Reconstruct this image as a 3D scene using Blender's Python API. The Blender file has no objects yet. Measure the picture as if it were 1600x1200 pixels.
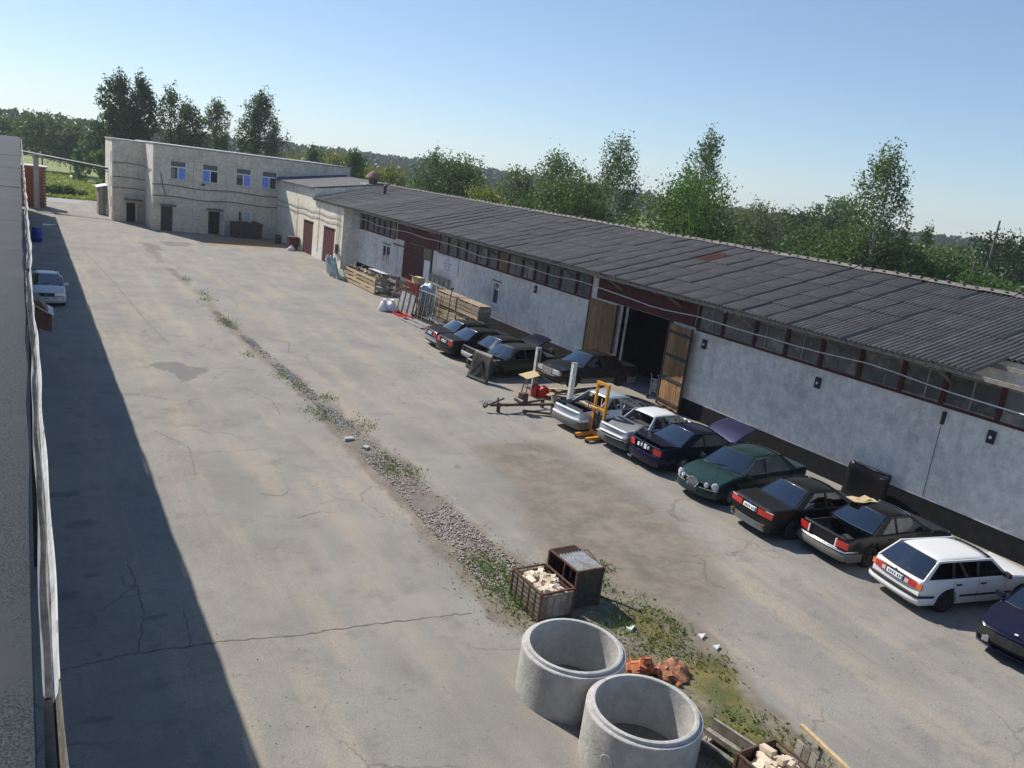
import bpy, bmesh, math, random
import numpy as np
from mathutils import Vector, Matrix
R = math.radians
random.seed(7); rng = np.random.default_rng(11)
scn = bpy.context.scene
COL = scn.collection

# ------------------------------------------------------------------ camera, sky, sun
yaw, pitch, roll = R(32.454), R(14.012), R(7.340)
fwd = Vector((math.sin(yaw)*math.cos(pitch), math.cos(yaw)*math.cos(pitch), -math.sin(pitch)))
rgt0 = Vector((math.cos(yaw), -math.sin(yaw), 0)); up0 = rgt0.cross(fwd)
rgt = rgt0*math.cos(roll)+up0*math.sin(roll); upv = -rgt0*math.sin(roll)+up0*math.cos(roll)
cam = bpy.data.cameras.new('camera'); camo = bpy.data.objects.new('camera', cam); COL.objects.link(camo)
M = Matrix((rgt, upv, -fwd)).transposed().to_4x4(); M.translation = Vector((0, 0, 9))
camo.matrix_world = M
cam.sensor_width = 36; cam.lens = 28.0; cam.clip_start = .05; cam.clip_end = 6000
scn.camera = camo

SUN_TO = Vector((-0.39, 1.0, 1.0)).normalized()
world = bpy.data.worlds.new('World'); scn.world = world; world.use_nodes = True
wn = world.node_tree.nodes; wl = world.node_tree.links
sky = wn.new('ShaderNodeTexSky'); sky.sky_type = 'NISHITA'; sky.sun_disc = False
sky.sun_elevation = math.asin(SUN_TO.z); sky.sun_rotation = math.atan2(SUN_TO.x, SUN_TO.y)
sky.altitude = 50; sky.air_density = 1.0; sky.dust_density = 0.0; sky.ozone_density = 3.0
tint = wn.new('ShaderNodeVectorMath'); tint.operation = 'MULTIPLY'; tint.inputs[1].default_value = (.93, 1.02, 1.15)   # camera white balance
gam = wn.new('ShaderNodeGamma'); gam.inputs[1].default_value = .75
wl.new(sky.outputs[0], gam.inputs[0]); wl.new(gam.outputs[0], tint.inputs[0]); wl.new(tint.outputs[0], wn['Background'].inputs[0]); wn['Background'].inputs[1].default_value = 0.143
sun = bpy.data.lights.new('sun', 'SUN'); suno = bpy.data.objects.new('sun', sun); COL.objects.link(suno)
sun.energy = 5.0; sun.angle = R(0.5); sun.color = (1, .94, .84)
suno.rotation_euler = SUN_TO.to_track_quat('Z', 'Y').to_euler()
scn.view_settings.view_transform = 'Standard'; scn.view_settings.look = 'None'
scn.view_settings.exposure = 0.3; scn.view_settings.gamma = 1; scn.view_settings.use_curve_mapping = False

# ------------------------------------------------------------------ helpers
class MB:
    def __init__(s): s.v = []; s.f = []
    def add(s, vs, fs):
        o = len(s.v); s.v += [tuple(v) for v in vs]; s.f += [tuple(i+o for i in f) for f in fs]; return s
    def box(s, x0, x1, y0, y1, z0, z1):
        return s.add([(x0,y0,z0),(x1,y0,z0),(x1,y1,z0),(x0,y1,z0),(x0,y0,z1),(x1,y0,z1),(x1,y1,z1),(x0,y1,z1)],
              [(0,3,2,1),(4,5,6,7),(0,1,5,4),(1,2,6,5),(2,3,7,6),(3,0,4,7)])
    def obox(s, c, size, rot=(0,0,0)):
        from mathutils import Euler
        E = Euler(rot).to_matrix(); a, b, d = size[0]/2, size[1]/2, size[2]/2
        vs = [Vector(c)+E@Vector(p) for p in ((-a,-b,-d),(a,-b,-d),(a,b,-d),(-a,b,-d),(-a,-b,d),(a,-b,d),(a,b,d),(-a,b,d))]
        return s.add(vs, [(0,3,2,1),(4,5,6,7),(0,1,5,4),(1,2,6,5),(2,3,7,6),(3,0,4,7)])
    def beam(s, p0, p1, w, h):
        p0 = Vector(p0); p1 = Vector(p1); d = (p1-p0).normalized()
        u = d.cross(Vector((0,0,1)))
        u = u.normalized() if u.length > 1e-3 else Vector((1,0,0))
        t = u.cross(d)
        vs = [p+u*a*w/2+t*b*h/2 for p in (p0,p1) for a,b in ((-1,-1),(1,-1),(1,1),(-1,1))]
        return s.add(vs, [(0,1,2,3),(7,6,5,4),(0,4,5,1),(1,5,6,2),(2,6,7,3),(3,7,4,0)])
    def tube(s, pts, r, n=8, cap=True):
        pts = [Vector(p) for p in pts]; rs = r if isinstance(r, (list, tuple)) else [r]*len(pts)
        rings = []
        for i, p in enumerate(pts):
            d = (pts[min(i+1, len(pts)-1)]-pts[max(i-1, 0)]).normalized()
            u = d.cross(Vector((0,0,1)))
            u = u.normalized() if u.length > 1e-3 else Vector((1,0,0))
            t = u.cross(d)
            rings.append([p+(u*math.cos(k*2*math.pi/n)+t*math.sin(k*2*math.pi/n))*rs[i] for k in range(n)])
        vs = [v for rg in rings for v in rg]; fs = []
        for i in range(len(pts)-1):
            for k in range(n): fs.append((i*n+k, i*n+(k+1)%n, (i+1)*n+(k+1)%n, (i+1)*n+k))
        if cap: fs.append(tuple(range(n-1,-1,-1))); fs.append(tuple((len(pts)-1)*n+k for k in range(n)))
        return s.add(vs, fs)
    def lathe(s, prof, n=24, c=(0,0,0), axis='z', closed=False):
        vs = []; m = len(prof)
        for k in range(n):
            a = k*2*math.pi/n
            for r, h in prof:
                if axis == 'z': p = (c[0]+r*math.cos(a), c[1]+r*math.sin(a), c[2]+h)
                elif axis == 'y': p = (c[0]+r*math.cos(a), c[1]+h, c[2]+r*math.sin(a))
                else: p = (c[0]+h, c[1]+r*math.cos(a), c[2]+r*math.sin(a))
                vs.append(p)
        fs = []
        for k in range(n):
            for i in range(m if closed else m-1):
                j = (i+1) % m
                fs.append((k*m+i, ((k+1)%n)*m+i, ((k+1)%n)*m+j, k*m+j))
        return s.add(vs, fs)
    def prism(s, poly, h0, h1, axis='z'):
        n = len(poly)
        f = {'z': lambda p,h: (p[0],p[1],h), 'y': lambda p,h: (p[0],h,p[1]), 'x': lambda p,h: (h,p[0],p[1])}[axis]
        vs = [f(p,h0) for p in poly]+[f(p,h1) for p in poly]
        return s.add(vs, [tuple(range(n-1,-1,-1)), tuple(range(n,2*n))]+[(i,(i+1)%n,n+(i+1)%n,n+i) for i in range(n)])
    def panel(s, q, th):   # thick quad patch q (list of 4+), thickness along -normal
        q = [Vector(p) for p in q]; nrm = (q[1]-q[0]).cross(q[-1]-q[0]).normalized()*th
        n = len(q)
        return s.add(q+[p-nrm for p in q], [tuple(range(n)), tuple(range(2*n-1,n-1,-1))]+[(i,n+i,n+(i+1)%n,(i+1)%n) for i in range(n)])
    def mesh(s, name, smooth=None, merge=None, recalc=True):
        me = bpy.data.meshes.new(name); me.from_pydata([tuple(v) for v in s.v], [], s.f)
        if merge or recalc:
            bm = bmesh.new(); bm.from_mesh(me)
            if merge: bmesh.ops.remove_doubles(bm, verts=bm.verts, dist=merge)
            if recalc: bmesh.ops.recalc_face_normals(bm, faces=bm.faces)
            bm.to_mesh(me); bm.free()
        if smooth:
            me.shade_smooth(); me.set_sharp_from_angle(angle=R(smooth))
        return me
    def build(s, name, mat, parent=None, smooth=None, merge=None, recalc=True):
        return link(name, s.mesh(name, smooth, merge, recalc), mat, parent)
def link(name, me, mat=None, parent=None):
    if mat is not None and not me.materials: me.materials.append(mat)
    o = bpy.data.objects.new(name, me); COL.objects.link(o)
    if parent is not None: o.parent = parent
    return o
def tag(o, label=None, cat=None, group=None, kind=None):
    if label: o['label'] = label
    if cat: o['category'] = cat
    if group: o['group'] = group
    if kind: o['kind'] = kind
    return o
def thing(name, label, cat, loc=(0,0,0), rz=0, group=None):
    o = bpy.data.objects.new(name, None); COL.objects.link(o); o.location = loc; o.rotation_euler = (0,0,rz)
    return tag(o, label, cat, group)
def copy_tree(o, parent=None):
    c = o.copy(); COL.objects.link(c); c.parent = parent
    for ch in list(o.children): copy_tree(ch, c)
    return c

# ------------------------------------------------------------------ materials
def nt(name):
    m = bpy.data.materials.new(name); m.use_nodes = True
    t = m.node_tree; return m, t, t.nodes['Principled BSDF']
def mixc(t, fac, a, b):
    n = t.nodes.new('ShaderNodeMix'); n.data_type = 'RGBA'
    for s, v in ((0, fac), (6, a), (7, b)):
        if isinstance(v, (int, float)): n.inputs[s].default_value = v
        elif isinstance(v, tuple): n.inputs[s].default_value = (*v[:3], 1)
        else: t.links.new(v, n.inputs[s])
    return n.outputs[2]
def noise(t, scale, detail=4, coord='Object', stretch=None, rough=.6, loc=None):
    tc = t.nodes.new('ShaderNodeTexCoord'); n = t.nodes.new('ShaderNodeTexNoise')
    n.inputs['Scale'].default_value = scale; n.inputs['Detail'].default_value = detail; n.inputs['Roughness'].default_value = rough
    src = tc.outputs[coord]
    if stretch or loc:
        mp = t.nodes.new('ShaderNodeMapping'); mp.inputs['Scale'].default_value = stretch or (1,1,1)
        if loc: mp.inputs['Location'].default_value = loc
        t.links.new(src, mp.inputs[0]); src = mp.outputs[0]
    t.links.new(src, n.inputs['Vector']); return n.outputs['Fac']
def ramp(t, src, a, b, va=0.0, vb=1.0):
    n = t.nodes.new('ShaderNodeMapRange'); n.interpolation_type = 'SMOOTHSTEP'
    n.inputs[1].default_value = a; n.inputs[2].default_value = b; n.inputs[3].default_value = va; n.inputs[4].default_value = vb
    t.links.new(src, n.inputs[0]); return n.outputs[0]
def math_(t, op, a, b):
    n = t.nodes.new('ShaderNodeMath'); n.operation = op
    for i, v in enumerate((a, b)):
        if isinstance(v, (int, float)): n.inputs[i].default_value = v
        else: t.links.new(v, n.inputs[i])
    return n.outputs[0]
def bump(t, bs, src, strength=.3, dist=.02):
    n = t.nodes.new('ShaderNodeBump'); n.inputs['Strength'].default_value = strength; n.inputs['Distance'].default_value = dist
    t.links.new(src, n.inputs['Height']); t.links.new(n.outputs[0], bs.inputs['Normal'])
def mat(name, col, rough=.7, metal=0, var=.18, scale=6, col2=None, amt=.5, scale2=2.5, bmp=0, stretch=None, rnd=0, coat=0, dist=.01):
    m, t, bs = nt(name)
    f = noise(t, scale, 5, stretch=stretch)
    c = mixc(t, ramp(t, f, .3, .7), tuple(x*(1-var) for x in col), tuple(min(1, x*(1+var)) for x in col))
    if col2:
        g = noise(t, scale2, 6, rough=.7, loc=(3.1,1.7,9.2))
        c = mixc(t, ramp(t, g, .62-amt*.3, .75-amt*.25), c, col2)
    if rnd:
        oi = t.nodes.new('ShaderNodeObjectInfo')
        hs = t.nodes.new('ShaderNodeHueSaturation')
        t.links.new(ramp(t, oi.outputs['Random'], 0, 1, 1-rnd, 1+rnd), hs.inputs['Value']); t.links.new(c, hs.inputs['Color']); c = hs.outputs[0]
    t.links.new(c, bs.inputs['Base Color'])
    bs.inputs['Roughness'].default_value = rough; bs.inputs['Metallic'].default_value = metal
    bs.inputs['Coat Weight'].default_value = coat
    if rough > .65: bs.inputs['Specular IOR Level'].default_value = .25
    if bmp: bump(t, bs, noise(t, scale*5, 6), bmp, dist)
    return m
def paint(name, col, dust=.25, metal=0.0, rough=.3, dcol=(.15,.14,.125)):
    m, t, bs = nt(name)
    f = noise(t, 2.2, 6, rough=.7); g = noise(t, 14, 5)
    geo = t.nodes.new('ShaderNodeNewGeometry'); sx = t.nodes.new('ShaderNodeSeparateXYZ'); t.links.new(geo.outputs['Normal'], sx.inputs[0])
    upf = ramp(t, sx.outputs[2], .2, .95, .25, 1)
    d = math_(t, 'MULTIPLY', math_(t, 'MULTIPLY', ramp(t, f, .25, .8, .4, 1), upf), dust)
    c = mixc(t, d, col, dcol); t.links.new(c, bs.inputs['Base Color'])
    bs.inputs['Metallic'].default_value = metal
    t.links.new(ramp(t, math_(t, 'ADD', d, math_(t, 'MULTIPLY', g, .12)), 0, .6, rough, .7), bs.inputs['Roughness'])
    bs.inputs['Coat Weight'].default_value = .22; bs.inputs['Coat Roughness'].default_value = .08; bs.inputs['Specular IOR Level'].default_value = .3
    return m
def glassmat(name, tint=.35, col=(.75,.85,.82)):
    m, t, bs = nt(name); out = t.nodes['Material Output']
    tr = t.nodes.new('ShaderNodeBsdfTransparent'); tr.inputs[0].default_value = tuple(c*tint for c in col)+(1,)
    gl = t.nodes.new('ShaderNodeBsdfGlossy'); gl.inputs['Roughness'].default_value = .03; gl.inputs[0].default_value = (.9,.95,1,1)
    fr = t.nodes.new('ShaderNodeFresnel'); fr.inputs[0].default_value = 1.6
    mx = t.nodes.new('ShaderNodeMixShader')
    fac = math_(t, 'ADD', math_(t, 'MULTIPLY', fr.outputs[0], 1.5), .08)
    t.links.new(fac, mx.inputs[0]); t.links.new(tr.outputs[0], mx.inputs[1]); t.links.new(gl.outputs[0], mx.inputs[2])
    t.links.new(mx.outputs[0], out.inputs[0]); t.nodes.remove(bs); return m
MT = {}
MT['concrete'] = mat('concrete', (.40,.40,.385), .85, var=.12, scale=3, col2=(.30,.30,.29), amt=.35, bmp=.25)
MT['felt'] = mat('roofing_felt', (.048,.053,.062), .95, var=.7, scale=140, col2=(.06,.064,.07), amt=.4, scale2=.8, bmp=.8, dist=.004)
MT['galv'] = mat('galvanised', (.42,.43,.44), .5, .5, var=.2, scale=5, col2=(.3,.24,.17), amt=.4, scale2=3)
MT['gutter'] = mat('dirty_gutter', (.66,.68,.70), .55, .2, var=.15, scale=9, col2=(.34,.31,.27), amt=.35, scale2=4)
MT['gutter_dirt'] = mat('gutter_silt', (.17,.16,.14), .95, var=.3, scale=12, bmp=.5)
MT['rust'] = mat('rusty_steel', (.14,.078,.05), .85, .2, var=.4, scale=12, col2=(.10,.085,.075), amt=.5, scale2=5, bmp=.3)
MT['darksteel'] = mat('dark_steel', (.055,.052,.05), .6, .4, var=.3, scale=9, col2=(.12,.07,.045), amt=.35, scale2=5)
def stained(name, col, dirt, streak=.55, sc=1.3):
    m, t, bs = nt(name)
    c = mixc(t, ramp(t, noise(t, 2.6, 8, rough=.78), .36, .64), tuple(x*.8 for x in col), tuple(min(1, x*1.07) for x in col))
    c = mixc(t, ramp(t, noise(t, sc, 7, stretch=(2.2,2.2,.16), rough=.72), .5, .74, 0, streak), c, dirt)            # run-off streaks
    c = mixc(t, ramp(t, noise(t, .6, 8, rough=.78, loc=(7,3,2)), .47, .66, 0, .75), c, tuple(x*1.15 for x in dirt))
    c = mixc(t, ramp(t, noise(t, 6, 7, rough=.8, loc=(1,5,2)), .56, .68, 0, .6), c, tuple(x*.8 for x in dirt))       # chipped spots
    t.links.new(c, bs.inputs['Base Color']); bs.inputs['Roughness'].default_value = .93; bs.inputs['Specular IOR Level'].default_value = .2
    bump(t, bs, noise(t, 9, 7, rough=.75), .8, .03); return m
MT['whitewash'] = stained('whitewashed_block', (.82,.79,.74), (.44,.42,.38))
MT['cream'] = stained('cream_plaster', (.85,.79,.64), (.50,.43,.33), .4, 1.6)
MT['panelwall'] = stained('facade_panel', (.74,.645,.50), (.44,.38,.30), .6, 1.1)
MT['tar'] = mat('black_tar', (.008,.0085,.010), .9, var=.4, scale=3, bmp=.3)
MT['redpaint'] = mat('dark_red_paint', (.10,.03,.027), .7, var=.25, scale=4, col2=(.065,.027,.024), amt=.45, bmp=.15)
MT['redframe'] = mat('red_window_frame', (.085,.027,.022), .7, var=.25, scale=5)
MT['board'] = mat('weathered_board', (.30,.235,.16), .85, var=.25, scale=3, stretch=(1,1,8), rnd=.25, bmp=.2)
MT['doorwood'] = mat('door_wood', (.29,.165,.078), .8, var=.35, scale=4, stretch=(6,6,.6), rnd=.25, bmp=.2)
MT['newwood'] = mat('fresh_wood', (.47,.35,.20), .8, var=.2, scale=4, stretch=(3,3,3), rnd=.25, bmp=.15)
MT['greywood'] = mat('grey_wood', (.25,.225,.19), .9, var=.25, scale=6, rnd=.3, bmp=.2)
MT['whitepvc'] = mat('white_pvc', (.78,.78,.78), .4, var=.05)
MT['black'] = mat('black_plastic', (.02,.02,.021), .6, var=.3)
MT['rubber'] = mat('rubber', (.028,.027,.026), .85, var=.35, scale=10)
MT['interior'] = mat('car_interior', (.05,.05,.053), .85, var=.4, scale=6)
MT['chrome'] = mat('chrome', (.75,.76,.78), .18, 1, var=.08)
MT['alloy'] = mat('alloy', (.45,.46,.47), .35, .8, var=.15)
MT['steelwheel'] = mat('steel_wheel', (.05,.05,.05), .6, .3, var=.3)
MT['greyplastic'] = mat('grey_plastic', (.10,.105,.11), .6, var=.15)
MT['redlens'] = mat('red_lens', (.42,.022,.022), .18, var=.2, scale=20, coat=.6)
MT['orangelens'] = mat('orange_lens', (.65,.17,.03), .2, var=.15, scale=20, coat=.6)
MT['clearlens'] = mat('clear_lens', (.62,.65,.66), .12, .35, var=.15, scale=30, coat=.8)
MT['plate'] = mat('number_plate', (.78,.78,.78), .4, var=.04)
MT['plateblue'] = mat('plate_blue', (.03,.07,.4), .4, var=.04)
MT['engine'] = mat('engine_parts', (.07,.068,.065), .6, .4, var=.6, scale=9, col2=(.3,.29,.27), amt=.25, scale2=7)
MT['glass'] = glassmat('car_glass', .28)
MT['winglass'] = glassmat('window_glass', .3, (.8,.86,.9))
MT['dirtyglass'] = mat('dusty_glass', (.085,.09,.088), .35, var=.25, scale=1.5, col2=(.21,.2,.185), amt=.4, scale2=1.1, rnd=.4)
MT['yellow'] = mat('yellow_paint', (.68,.30,.025), .5, var=.15, scale=6, col2=(.3,.14,.04), amt=.2)
MT['redplastic'] = mat('red_plastic', (.55,.018,.02), .4, var=.15)
MT['whiteplastic'] = mat('white_plastic', (.72,.72,.74), .5, var=.12, scale=9)
MT['sack'] = mat('white_sack', (.68,.68,.72), .7, var=.15, scale=9, bmp=.5, dist=.03)
MT['blueplastic'] = mat('blue_plastic', (.015,.05,.32), .4, var=.15)
MT['card'] = mat('cardboard', (.50,.38,.22), .85, var=.12)
MT['brickcream'] = mat('cream_brick', (.60,.50,.38), .9, var=.15, scale=10, rnd=.22, bmp=.3)
MT['brickorange'] = mat('orange_brick', (.44,.155,.075), .9, var=.22, scale=10, rnd=.25, bmp=.3)
MT['palegreen'] = mat('pale_green_paint', (.32,.43,.38), .7, var=.12)
MT['paleblue'] = mat('pale_blue_paint', (.30,.46,.66), .7, var=.12)
MT['oldwhite'] = mat('old_white_paint', (.58,.58,.56), .75, var=.18, scale=8, col2=(.35,.3,.24), amt=.3, scale2=6, rnd=.15)
MT['bark'] = mat('bark', (.10,.085,.07), .95, var=.3, scale=8, bmp=.5)
MT['birchbark'] = mat('birch_bark', (.55,.54,.51), .9, var=.2, scale=5, col2=(.06,.055,.05), amt=.42, scale2=4, stretch=(1,1,3))
MT['asbestos'] = None
MT['pole'] = mat('pole_wood', (.17,.155,.14), .95, var=.2)
MT['brickred'] = mat('red_brickwork', (.27,.10,.06), .9, var=.25, scale=6, rnd=.1)

def asbestos(name, rnd=.22, wave=True):
    m, t, bs = nt(name)
    f = noise(t, 1.3, 6, rough=.75); g = noise(t, 9, 6, rough=.75); s = noise(t, 2.5, 5, stretch=(.5, 6, 1), rough=.7)
    c = mixc(t, ramp(t, f, .3, .7), (.125,.113,.102), (.185,.168,.152))
    c = mixc(t, ramp(t, s, .5, .72, 0, .6), c, (.26,.245,.235))
    tc = t.nodes.new('ShaderNodeTexCoord'); sx = t.nodes.new('ShaderNodeSeparateXYZ'); t.links.new(tc.outputs['Object'], sx.inputs[0])
    if wave: c = mixc(t, ramp(t, math_(t, 'ADD', sx.outputs[2], math_(t, 'MULTIPLY', math_(t, 'SUBTRACT', g, .5), .03)), -.045, .03, .85, 0), c, (.055,.05,.048))   # troughs painted darker to bring out the wave shading, plus silt
    c = mixc(t, ramp(t, g, .60, .72, 0, .8), c, (.36,.35,.33))        # pale lichen
    c = mixc(t, ramp(t, noise(t, 1.1, 4, loc=(5,2,7)), .62, .75, 0, .5), c, (.19,.105,.085))
    oi = t.nodes.new('ShaderNodeObjectInfo'); hs = t.nodes.new('ShaderNodeHueSaturation')
    t.links.new(ramp(t, oi.outputs['Random'], 0, 1, 1-rnd, 1+rnd), hs.inputs['Value']); t.links.new(c, hs.inputs['Color'])
    t.links.new(hs.outputs[0], bs.inputs['Base Color']); bs.inputs['Roughness'].default_value = .85
    bump(t, bs, g, .3, .01); return m
MT['asbestos'] = asbestos('asbestos_cement', .06)
def foliage(name, col, var=.35, trans=.35):
    m, t, bs = nt(name); out = t.nodes['Material Output']; t.nodes.remove(bs)
    at = t.nodes.new('ShaderNodeAttribute'); at.attribute_name = 'shade'
    oi = t.nodes.new('ShaderNodeObjectInfo')
    c = mixc(t, at.outputs['Fac'], tuple(x*(1-var) for x in col), (col[0]*(1+var*1.3), col[1]*(1+var), col[2]*(1+var*.6)))
    df = t.nodes.new('ShaderNodeBsdfPrincipled'); df.inputs['Roughness'].default_value = .55; df.inputs['Specular IOR Level'].default_value = .35
    t.links.new(c, df.inputs['Base Color'])
    tl = t.nodes.new('ShaderNodeBsdfTranslucent')
    t.links.new(mixc(t, .5, c, (col[0]*1.6, col[1]*1.7, col[2]*.7)), tl.inputs[0])
    mx = t.nodes.new('ShaderNodeMixShader'); mx.inputs[0].default_value = trans
    t.links.new(df.outputs[0], mx.inputs[1]); t.links.new(tl.outputs[0], mx.inputs[2]); t.links.new(mx.outputs[0], out.inputs[0]); return m
FO = {'dark': foliage('leaf_dark', (.042,.08,.028)), 'mid': foliage('leaf_mid', (.068,.122,.034)), 'bright': foliage('leaf_bright', (.075,.14,.032)),
      'yellow': foliage('leaf_yellow', (.16,.18,.035)), 'birch': foliage('leaf_birch', (.085,.135,.05)), 'willow': foliage('leaf_willow', (.12,.155,.085)),
      'far': foliage('leaf_far', (.038,.072,.03), trans=.2), 'meadow': foliage('leaf_meadow', (.21,.26,.06)), 'weed': foliage('leaf_weed', (.085,.16,.03)), 'moss': foliage('moss', (.13,.14,.025)), 'pale': foliage('leaf_pale', (.27,.33,.17))}

# ------------------------------------------------------------------ ground and yard
def vnoise(x, y, s, seed=0):
    x = x*s+seed*17.3; y = y*s+seed*9.1
    xi = np.floor(x); yi = np.floor(y); fx = x-xi; fy = y-yi; fx = fx*fx*(3-2*fx); fy = fy*fy*(3-2*fy)
    h = lambda a, b: np.modf(np.abs(np.sin(a*127.1+b*311.7+seed*74.7)*43758.5453))[0]
    return (h(xi,yi)*(1-fx)+h(xi+1,yi)*fx)*(1-fy)+(h(xi,yi+1)*(1-fx)+h(xi+1,yi+1)*fx)*fy
def polydist(x, y, poly):   # signed distance, inside positive
    d = np.full(x.shape, 1e9); ins = np.zeros(x.shape, bool); n = len(poly)
    for i in range(n):
        ax, ay = poly[i]; bx, by = poly[(i+1) % n]
        ex, ey = bx-ax, by-ay
        t = np.clip(((x-ax)*ex+(y-ay)*ey)/(ex*ex+ey*ey+1e-9), 0, 1)
        d = np.minimum(d, np.hypot(x-ax-t*ex, y-ay-t*ey))
        c = ((ay > y) != (by > y)) & (x < (bx-ax)*(y-ay)/((by-ay) if abs(by-ay) > 1e-9 else 1e-9)+ax); ins ^= c
    return np.where(ins, d, -d)
def sst(v, a, b): t = np.clip((v-a)/(b-a), 0, 1); return t*t*(3-2*t)
STRIP_L = [(8.7,76),(8.6,72),(8.75,59),(8.8,44),(9.05,35.5),(9.15,28.5),(8.75,23),(8.8,20.2),(8.55,16.8),(8.45,14.7),(8.2,12.7),(8.6,11.6),(8.6,9.5),(9.3,7.5),(9.6,4)]
STRIP_R = [(9.5,76),(9.4,74),(9.4,59),(9.5,44),(9.8,35.5),(10.0,29.3),(10.15,24.6),(10.25,22),(10.3,18),(10.35,15.2),(11.0,13.5),(12.7,12),(12.7,10.1),(11.9,8.4),(11.8,7.2),(11.6,4)]
SOIL = [(13.6,23),(16.2,23.2),(16.6,18.5),(15.9,14.3),(15.1,12.6),(13,10.8),(11,11.2),(11.4,14.5),(12.2,18.2)]
def make_yard():
    xs = np.arange(-.6, 27.01, .2); ys = np.concatenate([np.arange(-6, 60, .2), np.arange(60, 121, .5)])
    X, Y = np.meshgrid(xs, ys); nx, ny = len(xs), len(ys)
    n1 = vnoise(X,Y,.6,1)-.5; n2 = vnoise(X,Y,2.1,2)-.5; wob = n1*.9+n2*.5
    ds = polydist(X+wob*.5, Y+wob*.5, STRIP_L+STRIP_R[::-1])
    soil = sst(ds, -.25, .25)*(.55+.45*vnoise(X,Y,.35,5)+.3*sst(-Y,-26,-12))
    soil = np.where(Y > 45, soil*(.35+.65*sst(vnoise(X,Y,.3,9), .35, .6)), soil)
    so2 = sst(polydist(X+wob, Y+wob*1.2, SOIL), -1.5, 1.2)*(.72+.5*vnoise(X,Y,.7,6))
    so3 = sst(polydist(X+wob, Y+wob, [(11.8,30),(13,31.5),(12.8,33.6),(12.3,34)]), -.6, .6)*.5
    soil = np.clip(np.maximum(np.maximum(soil, so2), so3), 0, 1)
    mo = polydist(X+wob*.9, Y+wob*.9, [(9.6,6.3),(11.9,6.7),(11.6,8.4),(12.5,10.2),(12.2,11.9),(10.6,12.2),(9.8,11),(9.7,9)])
    green = sst(mo, -.45, .5)*(.35+.8*vnoise(X,Y,1.3,7))
    g2 = sst(polydist(X+wob*.5, Y+wob*.5, [(8.1,12.3),(8.6,14.9),(9.6,14.9),(10.6,14.2),(11.8,13.4),(11,12.2)]), -.3, .3)*.5*vnoise(X,Y,1.6,8)*1.4
    green = np.clip(np.maximum(green, g2), 0, 1)
    dark = sst(polydist(X+n1*1.0, Y+wob*1.6, [(4.0,34.2),(4.6,34.9),(5.5,35.1),(6.9,33.9),(6.2,33.2),(5.6,31.9),(5.0,32.6)]), -.12, .15)
    dark = np.maximum(dark, sst(polydist(X+wob, Y+wob*2, [(8.3,77),(9.3,76.8),(10.2,72),(9.2,71.5)]), -.4, .4)*.9)
    dark = np.maximum(dark, sst(polydist(X+wob, Y+wob*2, [(10.4,78.6),(13,78.4),(13.2,75.8),(11,75.6)]), -.6, .6)*.9)
    for (a, b, r) in ((.75,9.6,.38),(.55,10.6,.3),(1.0,12.3,.33),(.8,16.5,.4),(.9,19.5,.4),(1.3,17.2,.28),(.7,21.5,.45),(1.9,14.9,.25),(.7,11.4,.2),(1.1,14.2,.25),(16.4,27.6,.5),(11.6,21,.3)):
        dark = np.maximum(dark, sst(r-np.hypot((X-a)*.8+wob*.55, (Y-b)*1.3+wob*.6), -.12, .16)*.6)
    rust = sst(polydist(X+wob*1.5, Y+wob*2, [(13.5,82),(16,78.6),(20,77.5),(23.4,79.5),(23.4,86),(14.5,85)]), -1, 1.2)*(.5+.6*vnoise(X,Y,.5,4))
    me = bpy.data.meshes.new('yard')
    Z = .02+.03*(vnoise(X,Y,.12,3)-.5)*np.clip((Y-2)/10,0,1)
    Z = np.where(X < 2, .02, Z)
    v = np.stack([X.ravel(), Y.ravel(), Z.ravel()], 1)
    i = np.arange(ny-1)[:,None]*nx+np.arange(nx-1)[None,:]
    f = np.stack([i, i+1, i+1+nx, i+nx], -1).reshape(-1, 4)
    me.from_pydata(v.tolist(), [], f.tolist())
    a = me.color_attributes.new('masks', 'FLOAT_COLOR', 'POINT')
    a.data.foreach_set('color', np.stack([soil.ravel(), green.ravel(), dark.ravel(), np.clip(rust,0,1).ravel()], 1).astype(np.float32).ravel())
    me.shade_smooth()
    m, t, bs = nt('dusty_asphalt')
    at = t.nodes.new('ShaderNodeAttribute'); at.attribute_name = 'masks'
    sp = t.nodes.new('ShaderNodeSeparateColor'); t.links.new(at.outputs['Color'], sp.inputs[0])
    fine = noise(t, 42, 5, rough=.75); mid = noise(t, 5.5, 6, rough=.7); big = noise(t, .35, 5, rough=.65); streak = noise(t, .55, 6, stretch=(1.5,.22,1), rough=.65)
    blot = noise(t, 1.5, 6, rough=.7, loc=(4,8,1))
    c = mixc(t, ramp(t, big, .3, .72), (.235,.222,.202), (.315,.293,.26))
    c = mixc(t, ramp(t, streak, .44, .70, 0, .68), c, (.405,.34,.255))           # dry tan dust dragged by tyres
    c = mixc(t, ramp(t, blot, .5, .72, 0, .6), c, (.185,.175,.16))
    c = mixc(t, ramp(t, fine, .34, .62, .5, 0), c, (.115,.112,.108))
    c = mixc(t, ramp(t, fine, .60, .8, 0, .35), c, (.40,.385,.36))
    edge = math_(t, 'ADD', math_(t, 'MULTIPLY', math_(t, 'SUBTRACT', mid, .5), 1.0), math_(t, 'MULTIPLY', math_(t, 'SUBTRACT', fine, .5), .5))
    so = ramp(t, math_(t, 'ADD', sp.outputs[0], math_(t, 'ADD', math_(t, 'MULTIPLY', edge, .55), math_(t, 'SUBTRACT', math_(t, 'MULTIPLY', blot, .8), .4))), .2, .8)
    c = mixc(t, math_(t, 'MULTIPLY', so, .9), c, mixc(t, ramp(t, blot, .3, .7), (.135,.115,.092), (.235,.2,.158)))
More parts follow.
